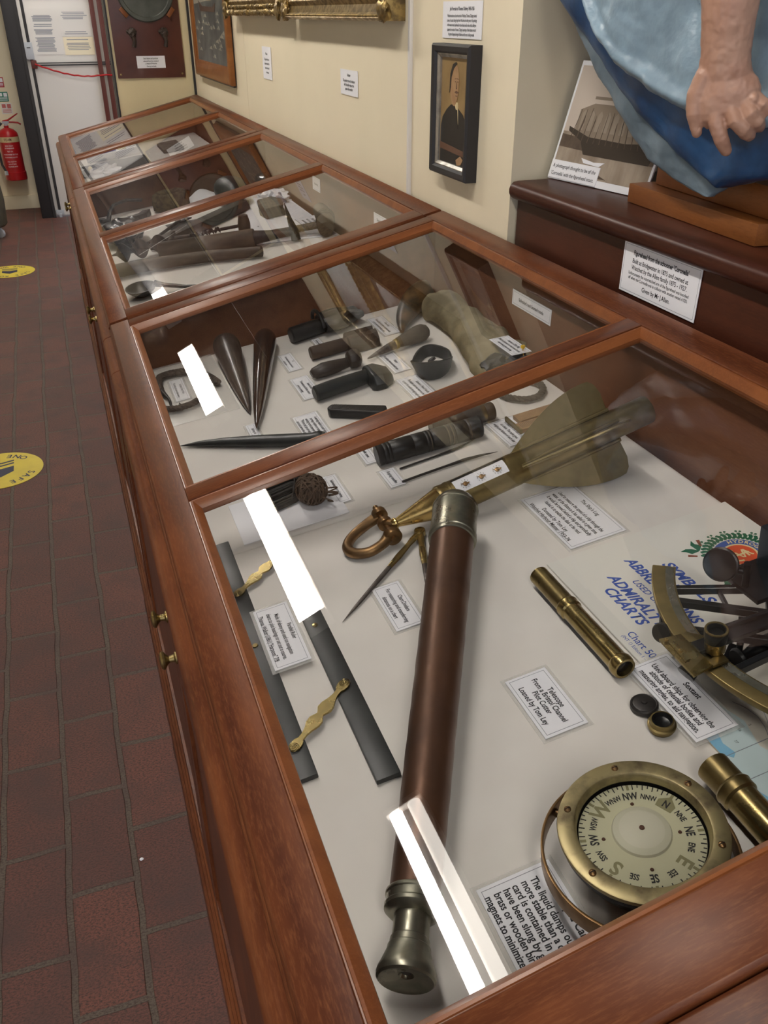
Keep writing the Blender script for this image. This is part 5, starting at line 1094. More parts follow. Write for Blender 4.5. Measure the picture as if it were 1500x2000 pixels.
MB().tube([e_ + Vector((0.004, 0, 0.004)), e_ + Vector((0.004, 0.002, 0.030)), e_ + Vector((-0.002, 0.006, 0.060)), e_ + Vector((-0.008, 0.010, 0.110))], [0.014, 0.013, 0.008, 0.001], 12).build('spike', 'iron', t)
t = bthing('wooden_shaft', 'long round weathered shaft lying across the near end of the middle case', 'shaft', 0.24, 0.69)
MB().tube(P2([(0.040, 0.742, 0.022), (0.14, 0.728, 0.022), (0.24, 0.705, 0.020), (0.33, 0.672, 0.019), (0.46, 0.60, 0.018)], 0.24, 0.69), [0.0185, 0.0185, 0.017, 0.016, 0.0145], 20).build('shaft_body', 'palewood', t)
t = bthing('pitch_ladle', 'dark iron pitch ladle nearest the front corner of the middle case', 'ladle', 0.13, 0.51)
mb = MB(); mb.lathe([(0.024, 0.0), (0.020, 0.020), (0.010, 0.034), (0.002, 0.040), (0.0, 0.041), (-0.0005, 0.038), (0.008, 0.031), (0.017, 0.018), (0.020, 0.0)], (0, 0, 0.026), (0, 0, -1), 28)
bmesh.ops.transform(mb.bm, matrix=Matrix.Translation((-0.02, 0.0, 0)) @ Matrix.Diagonal((1.0, 1.35, 1, 1)), verts=mb.bm.verts); mb.build('bowl', 'iron', t)
MB().tube([(0.018, 0.0, 0.026), (0.040, -0.012, 0.020), (0.090, -0.045, 0.012), (0.20, -0.125, 0.010)], [0.011, 0.007, 0.006, 0.006], 10, 0.8).build('handle', 'iron', t)
t = bthing('adze', 'adze with a flat haft and wrapped wooden head at the right of the middle case', 'adze', 0.62, 0.70)
MB().tube(P2([(0.505, 0.785, 0.016), (0.58, 0.745, 0.020), (0.66, 0.700, 0.028)], 0.62, 0.70), [0.016, 0.017, 0.019], 14, 0.55).build('haft', 'palewood', t)
MB().tube([(0.045, -0.055, 0.024), (0.052, -0.028, 0.030), (0.062, 0.0, 0.036), (0.070, 0.050, 0.044), (0.074, 0.090, 0.046)], [0.022, 0.026, 0.027, 0.025, 0.022], 18).build('head', 'palewood', t)
for k in range(3): MB().tube([(0.058 + 0.004 * k + 0.0285 * 0, -0.012 + 0.012 * k, 0.0345 + 0.002 * k), (0.0595 + 0.004 * k, -0.006 + 0.012 * k, 0.0352 + 0.002 * k)], 0.0285, 18).build('binding', 'rope', t)
t = bthing('white_sheet', 'large white paper sheet lining the right side of the middle case', 'paper', 0.60, 1.02)
MB().prism([(-0.235, -0.23), (0.100, -0.37), (0.105, 0.30), (0.0, 0.34), (-0.1, 0.05)], 0.0002, 0.0016).build('sheet', 'paper', t)
card('grey printed label with bold lines at the right of the middle case', 0.645, 0.706, 0.925, 0.79, para(0.012, [0.012, -0.002, -0.016], ["Shipwright's tools", 'used in the building of', 'wooden sailing vessels'], bold=0.02, xs=0.72), h=0.002)
card('tiny white label behind the dark photograph', 0.425, 0.452, 1.283, 1.222, [('Rave hook', 0.008, 0, dict(sb))])
card('tiny white label beyond the gimlet handle', 0.515, 0.540, 0.985, 0.915, [('Auger', 0.008, 0, dict(sb))])
card('tiny white label by the front of the adze haft', 0.598, 0.624, 0.845, 0.765, [('Adze', 0.008, 0, dict(sb))], h=0.002)
def upright(label, y, z, w, h_, txt, size): 
    return card(label, 0, h_, 0, w, [(txt, size, 0.0, dict(bold=0.014, xs=0.8))], sleeve=0.0, mat4=Matrix.Translation((0.712, y, z)) @ Matrix(((0, 0, -1, 0), (-1, 0, 0, 0), (0, 1, 0, 0), (0, 0, 0, 1))))
upright("white label Shipwright's tools, upright on the back of the middle case", 0.335, 0.930, 0.105, 0.030, "Shipwright's tools", 0.010)
upright('white label upright on the case back behind the wall-side plank', 0.93, 0.930, 0.085, 0.040, 'Rope making', 0.010)
# far half of the middle case
t = bthing('iron_hook', 'flat black iron with an upturned end, at the far left of the middle case', 'iron', 0.11, 1.53)
MB().tube(P2([(0.050, 1.535, 0.010), (0.085, 1.50, 0.010), (0.10, 1.50, 0.008), (0.115, 1.535, 0.030), (0.135, 1.56, 0.044), (0.185, 1.585, 0.046), (0.235, 1.56, 0.040)], 0.11, 1.53), [0.012, 0.013, 0.010, 0.008, 0.008, 0.008, 0.009], 10, 0.6).build('bar', 'iron', t)
t = bthing('saw_blade', 'dark serrated iron blade behind the crossbar of the middle case', 'blade', 0.15, 1.42)
MB().prism([(-0.09, -0.06), (0.08, -0.005), (0.10, 0.055), (0.07, 0.05), (0.055, 0.02), (-0.085, -0.035)], 0.0005, 0.022).build('blade', 'iron', t, bevel=0.002)
t = bthing('fur_hat', 'round brown fur cap in the middle case', 'cap', 0.33, 1.50)
mb = MB().ringlathe([(0.0015, 0.058), (0.0015, 0.044), (0.030, 0.040), (0.052, 0.042), (0.060, 0.050), (0.052, 0.062), (0.030, 0.067), (0.008, 0.066)], (0, 0, 0), (0, 0, 1), 40)
for v in mb.bm.verts: v.co += Vector((1, 1, 0.4)) * mnoise.noise(v.co * 90) * 0.004; v.co.z = max(v.co.z, 0.001)
mb.build('fur_band', 'fur', t, angle=80)
MB().lathe([(0.010, 0), (0.010, 0.043), (0.018, 0.042), (0.020, 0.0)], (0, 0, 0), (0, 0, 1), 28).build('lining', 'midwood', t)
t = bthing('printed_sheet', 'curled white printed sheet behind the fur cap', 'paper', 0.455, 1.515)
mb = MB(); mb.rings([[(-0.065 + 0.13 * i / 12, y_, 0.002 + 0.026 * math.sin(i / 12 * PI) ** 2 * f) for i in range(13)] for y_, f in ((-0.07, 0.5), (0.0, 0.8), (0.075, 1.0))], closed=False, caps=False)
mb.build('sheet', 'paper', t)
t = bthing('rigging_block', 'black round wooden block at the back of the middle case', 'block', 0.528, 1.348)
mb = MB().blob((0, 0, 0.048), (0.055, 0.10, 0.048), 3, 0.12, 1.5, 3.0)
for v in mb.bm.verts: v.co.z = max(v.co.z, 0.0008)
mb.build('shell', 'darkwood', t)
t = bthing('timber_fragment', 'split grey timber fragment standing in the middle case', 'timber', 0.600, 1.085)
MB().rings([[(x + dx, y_, z_) for x, y_ in ((-0.03, -0.075), (0.032, -0.07), (0.045, 0.02), (0.028, 0.085), (-0.022, 0.08), (-0.036, 0.0))] for dx, z_ in ((0, 0.0024), (0.003, 0.012), (0.0, 0.030), (0.004, 0.036))]).build('splinter', 'greywood', t, bevel=0.002)
t = bthing('wooden_ball', 'small rounded brown block by the back wall of the middle case', 'block', 0.668, 1.42)
mb = MB().blob((0, 0, 0.034), (0.036, 0.075, 0.034), 3, 0.10, 1.6, 5.0)
for v in mb.bm.verts: v.co.z = max(v.co.z, 0.0008)
mb.build('shell', 'hornbrown', t)
t = bthing('crumpled_paper', 'crumpled white tissue paper heaped at the right of the middle case', 'paper', 0.655, 1.262)
mb = MB().blob((0, 0, 0.010), (0.046, 0.085, 0.022), 4, 0.7, 3.2, 2.0)
for v in mb.bm.verts: v.co.z = max(v.co.z, 0.0018)
mb.build('tissue', 'paper', t, angle=20)

# ================================================================== farthest case
t = bthing('model_boat', 'white half-model boat hull in the farthest case', 'model boat', 0.24, 2.955)
MB().rings([[(x * 1.0, y_ * w, z_) for x, y_ in [(-0.13, 0.0)] + [(-0.11 + 0.22 * i / 8, 0.038 * math.sin((i + 0.7) / 9.4 * PI) ** 0.6) for i in range(9)] + [(0.135, 0.0)] + [(0.11 - 0.22 * i / 8, -0.038 * math.sin((8.7 - i) / 9.4 * PI) ** 0.6) for i in range(9)]] for w, z_ in ((0.55, 0.0034), (0.9, 0.022), (1.0, 0.034))]).build('hull', 'paper', t, bevel=0.0015)
MB().prism([(-0.07, -0.018), (0.02, -0.02), (0.02, 0.02), (-0.07, 0.018)], 0.034, 0.046).build('cabin', 'blueink', t, bevel=0.002)
MB().prism([(0.03, -0.014), (0.07, -0.012), (0.07, 0.012), (0.03, 0.014)], 0.034, 0.040).build('hatch', 'crest_cream', t, bevel=0.001)
t = bthing('white_cloth', 'crumpled pale cloth with pink trim in the farthest case', 'cloth', 0.165, 2.52)
mb = MB().blob((0, 0, 0.012), (0.060, 0.065, 0.030), 4, 0.75, 2.8, 9.0)
for v in mb.bm.verts: v.co.z = max(v.co.z, 0.0034)
mb.build('cloth_heap', 'paper', t, angle=30)
t = bthing('bone_piece', 'slim cream bone left of the pale cloth in the farthest case', 'bone', 0.105, 2.63)
MB().tube([(0.0, 0.075, 0.010), (0.004, 0.03, 0.0165), (0.006, -0.02, 0.0165), (0.004, -0.075, 0.011)], [0.004, 0.012, 0.011, 0.006], 14).build('bone_body', 'crest_cream', t)
card('tiny white label at the left of the farthest case', 0.046, 0.084, 2.80, 2.71, [('Lamp', 0.010, 0, dict(sb))])
t = bthing('dark_cloth', 'dark grey cloth spread under the objects of the farthest case', 'cloth', 0.215, 2.72)
mb = MB(); mb.rings([[(-0.17 + 0.34 * i / 14, y_, 0.0016 + 0.0012 * math.sin(i * 1.3 + y_ * 30)) for i in range(15)] for y_ in (-0.18, -0.09, 0.0, 0.09, 0.16)], closed=False, caps=False)
mb.build('cloth_sheet', 'darkcloth', t)
t = bthing('carved_board', 'pale carved board leaning at the back of the farthest case', 'board', 0.52, 2.90)
MB().rings([[(x, y_, z_) for x, z_ in ((-0.05, 0.0008), (0.05, 0.0008), (0.05, 0.018), (-0.05, 0.018))] for y_ in (-0.13, 0.13)]).build('board', 'greywood', t, bevel=0.002)

# ================================================================== right wall: pictures and notices
def wall_m(y, z, x=0.7425): return Matrix.Translation((x, y, z)) @ Matrix(((0, 0, -1, 0), (-1, 0, 0, 0), (0, 1, 0, 0), (0, 0, 0, 1)))   # local x -> -y, y -> z, z -> out of the wall
def frame_box(mb, w, h, prof):
    loops = []
    for d, n in prof: loops.append([mb.bm.verts.new(p) for p in ((-w / 2 + d, -h / 2 + d, n), (w / 2 - d, -h / 2 + d, n), (w / 2 - d, h / 2 - d, n), (-w / 2 + d, h / 2 - d, n))])
    for i in range(len(loops)):
        p, q = loops[i], loops[(i + 1) % len(loops)]
        for k in range(4): mb.bm.faces.new((p[k], p[(k + 1) % 4], q[(k + 1) % 4], q[k]))
    return mb
# portrait
t = thing('portrait_painting', 'narrow black-framed portrait of a balding man in a dark suit', 'painting', wall_m(-0.040, 1.2165, 0.7495))
w, h = 0.186, 0.246
frame_box(MB(), w, h, [(0.0, 0.0), (0.0, 0.024), (0.004, 0.028), (0.013, 0.026), (0.017, 0.021), (0.017, 0.0)]).build('frame', 'black', t)
frame_box(MB(), w - 0.032, h - 0.032, [(0.0, 0.004), (0.0, 0.0205), (0.003, 0.0205), (0.008, 0.0165), (0.008, 0.004)]).build('slip', 'silver', t)
MB().box2((-w / 2 + 0.018, -h / 2 + 0.018, 0.008), (w / 2 - 0.018, h / 2 - 0.018, 0.0122)).build('canvas', 'ochre', t)
def flatp(name, mat, pts, z0, z1, par): return MB().prism([(p[0] * PX, p[1] * PY) for p in pts], z0, z1).build(name, mat, par)
PX, PY = 0.84, 0.97
hx0 = -0.006
flatp('suit', 'suit', [(-0.078, -0.105), (0.080, -0.105), (0.080, -0.055), (0.071, -0.020), (0.052, -0.002), (0.024, 0.008), (0.012, 0.016), (-0.020, 0.014), (-0.044, 0.004), (-0.068, -0.012), (-0.078, -0.03)], 0.0115, 0.0127, t)
flatp('shirt', 'crest_cream2', [(-0.002, 0.020), (0.020, 0.020), (0.024, 0.000), (0.026, -0.022), (0.014, 0.002)], 0.0120, 0.0130, t)
flatp('tie', 'suit', [(0.012, 0.006), (0.019, 0.006), (0.027, -0.030), (0.018, -0.012)], 0.0124, 0.0133, t)
flatp('face', 'skinpaint', [(hx0 + 0.004 + 0.0265 * math.cos(a) * (1 if math.sin(a) > 0 else 0.9), 0.052 + 0.040 * math.sin(a)) for a in [2 * PI * k / 24 for k in range(24)]], 0.0124, 0.0131, t)
flatp('hair', 'suit', [(-0.030, 0.036), (-0.028, 0.072), (-0.014, 0.090), (0.004, 0.0945), (0.010, 0.091), (-0.008, 0.082), (-0.020, 0.066), (-0.023, 0.046)], 0.0127, 0.0134, t)
for nm, pts in (('moustache', [(0.000, 0.0385), (0.012, 0.042), (0.024, 0.0385), (0.012, 0.0360)]), ('brow', [(-0.004, 0.063), (0.008, 0.065), (0.008, 0.063)]), ('brow', [(0.014, 0.065), (0.024, 0.063), (0.014, 0.063)]), ('eye', [(-0.001, 0.058), (0.006, 0.0595), (0.006, 0.057)]), ('eye', [(0.015, 0.0595), (0.022, 0.058), (0.015, 0.057)]), ('mouth', [(0.004, 0.0325), (0.020, 0.0325), (0.012, 0.0305)]), ('nose', [(0.010, 0.058), (0.0145, 0.045), (0.008, 0.0445)])):
    flatp(nm, 'painted_shadow', pts, 0.0128, 0.0135, t)
flatp('hand', 'skinpaint', [(0.020, -0.092), (0.045, -0.082), (0.062, -0.088), (0.05, -0.099), (0.028, -0.102)], 0.0124, 0.0132, t)
flatp('chair_arm', 'painted_shadow', [(-0.078, -0.063), (0.080, -0.072), (0.080, -0.083), (-0.078, -0.076)], 0.0124, 0.0132, t)
def notice(label, y, z, w, h_, lines, xw=0.7425): return card(label, 0, h_, 0, w, lines, sleeve=0.0, border=False, mat4=wall_m(y, z, xw), cat='notice', name='wall_notice')
notice('printed white notice on the wall above the portrait', -0.035, 1.3805, 0.185, 0.064, para(0.0085, [0.019], ['Job Portraits of Thomas Chidgey 1845-1926'], bold=0.02, xs=0.75) + para(0.0075, [0.007, -0.001, -0.009, -0.017, -0.025], ['Watchet mariner and marine artist of Watchet, Thomas Chidgey painted', 'scenes of coastal sailing ships from Watchet and other ports. His paintings', 'of the sea are much admired for their detail and for the artist\'s ability to', 'capture the moods of the sea. Chidgey\'s paintings of the harbour record', 'the great changes during his lifetime and the era of sailing vessels.'], bold=0.012, xs=0.62), 0.7495)
notice('larger white notice on the glossy wall sheet, nearer the portrait', 0.670, 1.229, 0.150, 0.062, para(0.010, [0.018, 0.004, -0.006, -0.016], ['Harbour', 'The painting shows the harbour', 'with the sailing ships at the', 'quay in fine weather'], bold=0.02, xs=0.8))
notice('narrow white notice on the glossy wall sheet, nearer the ship painting', 1.635, 1.236, 0.135, 0.105, para(0.011, [0.030, 0.012, -0.002, -0.016, -0.030], ['Watchet', 'The painting shows a', 'schooner leaving the', 'harbour under sail', 'in a breeze'], bold=0.02, xs=0.8))
PX = PY = 1.0
# gilt frames (their lower parts show)
def gilt(label, y0, y1, z0, hgt, orn):
    w = abs(y1 - y0); t = thing('gilt_frame', label, 'picture frame', wall_m((y0 + y1) / 2, z0 + hgt / 2))
    frame_box(MB(), w, hgt, [(0.0, 0.0), (0.0, 0.042), (0.006, 0.052), (0.013, 0.048), (0.018, 0.040), (0.034, 0.034), (0.046, 0.042), (0.052, 0.038), (0.060, 0.022), (0.060, 0.0)]).build('moulding', 'gold', t)
    mb = MB(); random.seed(int(w * 100))
    n = int(w / 0.020)
    if orn:
        for k in range(n + 1):
            x = -w / 2 + 0.02 + (w - 0.04) * k / n
            mb.blob((x, -hgt / 2 + 0.010, 0.047), (0.012, 0.010, 0.009), 2, 0.5, 2.5, k)
            mb.blob((x + 0.01, -hgt / 2 + 0.028, 0.039), (0.010, 0.008, 0.007), 2, 0.5, 2.5, k + 50)
        for sx in (-1, 1):
            for k in range(16): mb.blob((sx * (w / 2 - 0.012), -hgt / 2 + 0.02 + k * 0.018, 0.047), (0.011, 0.010, 0.009), 2, 0.5, 2.5, k + 9)
            mb.blob((sx * (w / 2 - 0.018), -hgt / 2 + 0.018, 0.050), (0.030, 0.026, 0.012), 3, 0.6, 2.2, sx + 3)
    else:
        for k in range(int(w / 0.009)):
            x = -w / 2 + 0.012 + (w - 0.024) * k / int(w / 0.009); mb.blob((x, -hgt / 2 + 0.0105, 0.0495), (0.0042, 0.004, 0.004), 1, 0.2, 2, k)
        for sx in (-1, 1): mb.blob((sx * (w / 2 - 0.02), -hgt / 2 + 0.02, 0.046), (0.030, 0.024, 0.012), 3, 0.5, 2.2, sx + 7)
    mb.build('ornament', 'gold', t, angle=60)
    MB().box2((-w / 2 + 0.058, -hgt / 2 + 0.058, 0.010), (w / 2 - 0.058, hgt / 2 - 0.058, 0.016)).build('canvas', 'seapaint', t)
gilt('ornate leafy gilt picture frame left of the plainer gilt frame', 2.10, 1.205, 1.385, 0.62, True)
gilt('wide plainer gilt picture frame above the glossy wall sheet', 1.170, 0.255, 1.377, 0.60, False)
# ship painting in a wooden frame
t = thing('ship_painting', 'painting of a sailing ship in rough sea in an orange-brown wooden frame', 'painting', wall_m(2.672, 1.452))
w, h = 0.90, 0.655
frame_box(MB(), w, h, [(0.0, 0.006), (0.0, 0.024), (0.004, 0.028), (0.018, 0.031), (0.050, 0.026), (0.060, 0.021), (0.066, 0.021), (0.070, 0.0195), (0.070, 0.006)]).build('frame', 'frame_orange', t, bevel=0.001)
MB().box2((-w / 2 + 0.02, -h / 2 - 0.008, 0.0), (w / 2 - 0.02, h / 2, 0.012)).build('backing', 'darkwood', t)
MB().box2((-w / 2 + 0.065, -h / 2 + 0.065, 0.012), (w / 2 - 0.065, h / 2 - 0.065, 0.018)).build('canvas', 'seapaint', t)
flatp('sky', 'skypaint', [(-0.37, -0.02), (0.37, 0.0), (0.37, 0.26), (-0.37, 0.26)], 0.0178, 0.0184, t)
flatp('hull', 'hullpaint', [(-0.20, -0.05), (0.17, -0.055), (0.20, -0.02), (0.12, -0.035), (-0.14, -0.03), (-0.23, -0.005)], 0.018, 0.0190, t)
for k, pts in enumerate(([(-0.17, 0.0), (-0.03, -0.005), (-0.04, 0.25), (-0.12, 0.25)], [(-0.01, -0.01), (0.09, -0.012), (0.05, 0.25), (-0.01, 0.25)], [(0.11, -0.01), (0.22, 0.0), (0.09, 0.25)], [(-0.19, 0.0), (-0.27, 0.03), (-0.15, 0.25)])): flatp('sail', 'sailpaint', pts, 0.0182, 0.0190 + 0.0002 * k, t)
mb = MB(); random.seed(6)
for k in range(26):
    x, y_ = random.uniform(-0.38, 0.32), random.uniform(-0.25, -0.06); mb.prism([(x, y_), (x + 0.05, y_ + 0.012), (x + 0.07, y_ - 0.002)], 0.018, 0.0186 + 0.0001 * (k % 4))
mb.build('wave_crests', 'skypaint', t)

# ================================================================== end wall: mounting board with porthole
em = Matrix.Translation((0.5185, 3.3595, 1.10)) @ Matrix.Rotation(PI / 2, 4, 'X')       # local x right, y up, z out of the wall
t = thing('mounting_board', 'dark red-brown board with a round plate on the end wall', 'display board', em)
MB().box2((-0.174, 0.0, 0.0), (0.174, 0.78, 0.018)).build('board', 'board', t, bevel=0.003)
for x, y_ in ((-0.158, 0.018), (0.158, 0.018), (-0.158, 0.76), (0.158, 0.76)): MB().lathe([(0, 0), (0, 0.005), (0.0015, 0.0045), (0.002, 0)], (x, y_, 0.018), (0, 0, 1), 14).build('screw', 'brass', t)
MB().box2((-0.070, 0.046, 0.018), (0.075, 0.102, 0.0195)).build('label_card', 'paper', t)
lettering('lettering', [('Deck fittings and porthole', 0.010, 0.002, 0.090, dict(bold=0.02, xs=0.7)), ('salvaged from the wreck of', 0.010, 0.002, 0.078, dict(bold=0.02, xs=0.7)), ('a vessel off Watchet', 0.010, 0.002, 0.067, dict(bold=0.02, xs=0.7)), ('Given by the family', 0.009, 0.002, 0.054, dict(bold=0.02, xs=0.7))], 'ink', t, 0.0197)
t = thing('porthole_plate', 'round grey-green metal plate held on the mounting board by wooden blocks', 'porthole', em @ Matrix.Translation((0.012, 0.395, 0.0185)))
MB().lathe([(0.0, 0.0), (0.0, 0.142), (0.010, 0.142), (0.015, 0.137), (0.015, 0.122), (0.011, 0.118), (0.011, 0.0)], (0, 0, 0), (0, 0, 1), 56).build('plate', 'verdigris', t)
for a in (-0.7, -2.44, 0.7, 2.44):
    m_ = Matrix.Rotation(a, 4, 'Z'); c = m_ @ Vector((0.152, 0, 0))
    MB().box((0.152, 0, 0.011), (0.020, 0.048, 0.022), m_).build('holding_block', 'pedestal', t, bevel=0.002)
for x, sd_ in ((-0.075, 1.0), (0.085, 2.0)):
    t = thing('iron_fitting', 'rusted iron fitting on the board, left of the pair' if x < 0 else 'rusted iron fitting on the board, right of the pair', 'fitting', em @ Matrix.Translation((x, 0.19, 0.0185)))
    MB().blob((0, 0.018, 0.016), (0.020, 0.022, 0.015), 3, 0.4, 2.4, sd_).tube([(0.0, 0.01, 0.012), (0.006, -0.02, 0.014), (0.0, -0.046, 0.010)], [0.012, 0.009, 0.011], 12).blob((-0.018, 0.022, 0.010), (0.012, 0.010, 0.010), 2, 0.3, 2, sd_ + 3).build('fitting_body', 'rustiron', t)
struct(MB().box2((0.30, 3.30, 1.90), (1.4, 3.46, 2.5)).build('trim_9', 'black'))

# ================================================================== recess: ledge, pedestal, figurehead
t = thing('wooden_ledge', 'dark mahogany boxed ledge with a rounded top behind the nearest case', 'ledge', Matrix.Translation((0.95, -1.2, 0.0)))
P = lambda o: wpart(o, t)
P(MB().box2((0.764, -2.3, 0.0), (1.398, -0.288, 1.088)).build('front_panel', 'ledge', bevel=0.002))
prof = [(1.398, 1.088), (0.762, 1.088), (0.755, 1.089), (0.7485, 1.093), (0.745, 1.0995), (0.7445, 1.106), (0.747, 1.113), (0.753, 1.1185), (0.762, 1.120), (1.398, 1.120)]
P(MB().rings([[(x, y_, z) for x, z in prof] for y_ in (-2.3, -0.287)]).build('top_board', 'ledge'))
card("white card headed Figurehead from the schooner 'Coronella' below the ledge edge", 0, 0.0765, 0, 0.187,
     [("Figurehead from the schooner 'Coronella'", 0.0098, 0.0245, dict(bold=0.03, xs=0.80))] + para(0.0098, [0.0125, 0.0025], ['Built at Bridgwater in 1875 and owned at', 'Watchet by the Allen family 1875 - 1927.'], bold=0.01, xs=0.83) + para(0.0068, [-0.0065, -0.0135], ['Unfortunately the outstretched arm of the figurehead was knocked', 'off when the Coronella was in collision with another vessel c1920.'], bold=0.006, xs=0.80) + [('Given by Mr J.Allen.', 0.0098, -0.0245, dict(bold=0.01, xs=0.88))], sleeve=0.0,
     mat4=Matrix.Translation((0.7635, -0.742, 1.0495)) @ Matrix(((0, 0, -1, 0), (-1, 0, 0, 0), (0, 1, 0, 0), (0, 0, 0, 1))), name='figurehead_label')
t = thing('pedestal', 'stepped brown wooden pedestal under the blue figurehead', 'pedestal', Matrix.Translation((0.95, -0.71, 1.1205)))
P = lambda o: wpart(o, t)
P(MB().prism([(0.835, -0.535), (0.811, -0.868), (1.15, -0.90), (1.17, -0.56)], 1.1205, 1.150).build('base_slab', 'pedestal', bevel=0.002))
P(MB().prism([(0.866, -0.562), (0.838, -0.862), (1.10, -0.875), (1.12, -0.58)], 1.1505, 1.192).build('upper_block', 'pedestal', bevel=0.002))
# photograph card leaning in the corner of the recess
pm = Matrix.Translation((0.8508, -0.4043, 1.1215)) @ Matrix.Rotation(math.atan2(-0.214, 0.036), 4, 'Z') @ Matrix.Rotation(math.radians(90 - 17), 4, 'X')
pw_, ph_ = 0.255, 0.205
t = thing('ship_photograph', 'sepia harbour photograph card leaning on the ledge beside the figurehead', 'photograph', pm)
MB().box2((-pw_ / 2, 0.0, -0.003), (pw_ / 2, ph_, 0.0)).build('card', 'paper', t)
def pf(name, mat, pts, z): return MB().prism([(p[0] * (0.86 if name != 'caption_strip' else 1), p[1]) for p in pts], 0.0, z).build(name, mat, t)
pf('sky', 'sepia_sky', [(-0.142, 0.085), (0.142, 0.085), (0.142, 0.197), (-0.142, 0.197)], 0.0003)
pf('water', 'sepia_water', [(-0.142, 0.012), (0.142, 0.012), (0.142, 0.085), (-0.142, 0.085)], 0.0003)
pf('warehouse', 'sepia_mid', [(-0.108, 0.078), (0.10, 0.078), (0.10, 0.136), (-0.070, 0.136), (-0.108, 0.124)], 0.0005)
mb = MB()
for k in range(7): x = -0.085 + k * 0.021; mb.prism([(x, 0.09), (x + 0.012, 0.09), (x + 0.012, 0.118), (x + 0.006, 0.125), (x, 0.118)], 0.0004, 0.0007)
mb.build('arched_windows', 'sepia_light', t)
pf('roof_tank', 'sepia_mid', [(-0.075, 0.143), (0.0, 0.143), (0.0, 0.148), (-0.075, 0.148)], 0.0005)
pf('quay', 'sepia_dark', [(-0.142, 0.058), (0.142, 0.050), (0.142, 0.066), (-0.142, 0.080)], 0.0006)
pf('ship_hull', 'sepia_black', [(-0.125, 0.086), (-0.08, 0.072), (-0.06, 0.050), (0.13, 0.050), (0.142, 0.085), (0.05, 0.078), (-0.06, 0.080), (-0.127, 0.094)], 0.0008)
mb = MB()
for k in range(14): random.seed(k); x = -0.10 + k * 0.016; mb.prism([(x, 0.07), (x + 0.0016, 0.07), (x + 0.012 - 0.002 * k, 0.10 + 0.03 * random.random()), (x + 0.011 - 0.002 * k, 0.10 + 0.03 * random.random())], 0.0006, 0.0009)
mb.build('rigging', 'sepia_dark', t)
pf('rowing_boat', 'paper', [(-0.060, 0.044), (-0.050, 0.036), (-0.002, 0.034), (0.012, 0.042), (-0.02, 0.040)], 0.0010)
pf('reflection', 'sepia_dark', [(-0.142, 0.030), (-0.02, 0.026), (0.03, 0.015), (-0.09, 0.014), (-0.142, 0.022)], 0.0005)
pf('caption_strip', 'paper', [(-pw_ / 2 + 0.001, 0.002), (0.005, 0.001), (0.005, 0.0335), (-pw_ / 2 + 0.001, 0.0335)], 0.0016)
lettering('caption_lettering', [("A photograph thought to be of the", 0.0092, -0.061, 0.0235, dict(bold=0.006, xs=0.90)), ("'Coronella' with the figurehead intact.", 0.0092, -0.061, 0.0100, dict(bold=0.006, xs=0.84))], 'ink', t, 0.0019)

# figurehead: draped layers and an arm with the hand hanging at the front
FN = Vector((-0.9962, -0.0872, 0)); FA = Vector((0.0872, -0.9962, 0)); FP = Vector((0.795, -0.70, 0.0))
fig = thing('figurehead', 'carved ship figurehead in a blue painted robe, its hand hanging in front', 'figurehead', Matrix.Translation(FP + Vector((0, 0, 1.2155))))
def fpt(a, b, z): return FP + FA * a + FN * b + Vector((0, 0, z))
def interp(tab, z):
    if z <= tab[0][0]: return tab[0][1]
    for (z0, v0), (z1, v1) in zip(tab, tab[1:]):
        if z <= z1: f = (z - z0) / (z1 - z0); f = f * f * (3 - 2 * f) * 0.4 + f * 0.6; return v0 + (v1 - v0) * f
    return tab[-1][1]
def paint(x, y_, z): return mnoise.noise(Vector((x * 26, y_ * 26, z * 22))) * 0.0028 + mnoise.noise(Vector((x * 80, y_ * 80, z * 70))) * 0.0018 + mnoise.noise(Vector((x * 210, y_ * 210, z * 190))) * 0.0009
def shell(name, mat, z0, z1, left, right, front, back, n=64, seg=96, fold=0.0, seed=0.0):
    mb = MB(); R_ = []
    for i in range(n + 1):
        z = z0 + (z1 - z0) * (i / n) ** 1.2; aL, aR = interp(left, z), interp(right, z); ring = []
        ac, hw = (aL + aR) / 2, max(0.002, (aR - aL) / 2); fb, bb = interp(front, z), interp(back, z)
        for k in range(seg):
            an = 2 * PI * k / seg; ca, sa = math.cos(an), math.sin(an)
            a = ac + hw * math.copysign(abs(ca) ** 0.9, ca); b = (fb if sa > 0 else bb) * math.copysign(abs(sa) ** 0.8, sa)
            nz = paint(a + seed, b, z)
            if fold: b += fold * max(0, sa) * math.sin((a * 46 - (z - 1.2) * 30 + seed)) * min(1, (z - z0) / 0.08)
            if z > 1.20 or sa > 0: b += nz
            ring.append(fpt(a + nz * 0.6, b, z))
        R_.append(ring)
    mb.rings(R_); return wpart(mb.build(name, mat, None, angle=80), fig)
ZT = 1.72
outer = [(1.171, 0.068), (1.176, 0.034), (1.187, -0.010), (1.204, -0.065), (1.239, -0.114), (1.272, -0.157), (1.319, -0.218), (1.375, -0.276), (1.41, -0.317), (1.5, -0.38), (1.72, -0.42)]
shell('underskirt', 'fold', 1.171, 1.40, outer, [(1.171, 0.082), (1.187, 0.106), (1.200, 0.150), (1.215, 0.19), (1.40, 0.26)], [(1.171, 0.010), (1.20, 0.014), (1.40, 0.012)], [(1.171, 0.004), (1.195, 0.006), (1.23, 0.06), (1.40, 0.10)], fold=0.002, seed=2.0)
hemL = [(1.188, 0.100), (1.193, 0.083), (1.207, 0.040), (1.225, -0.006), (1.250, -0.061), (1.273, -0.108), (1.298, -0.150), (1.325, -0.188), (1.354, -0.232), (1.380, -0.274), (1.412, -0.322), (1.5, -0.385), (1.72, -0.425)]
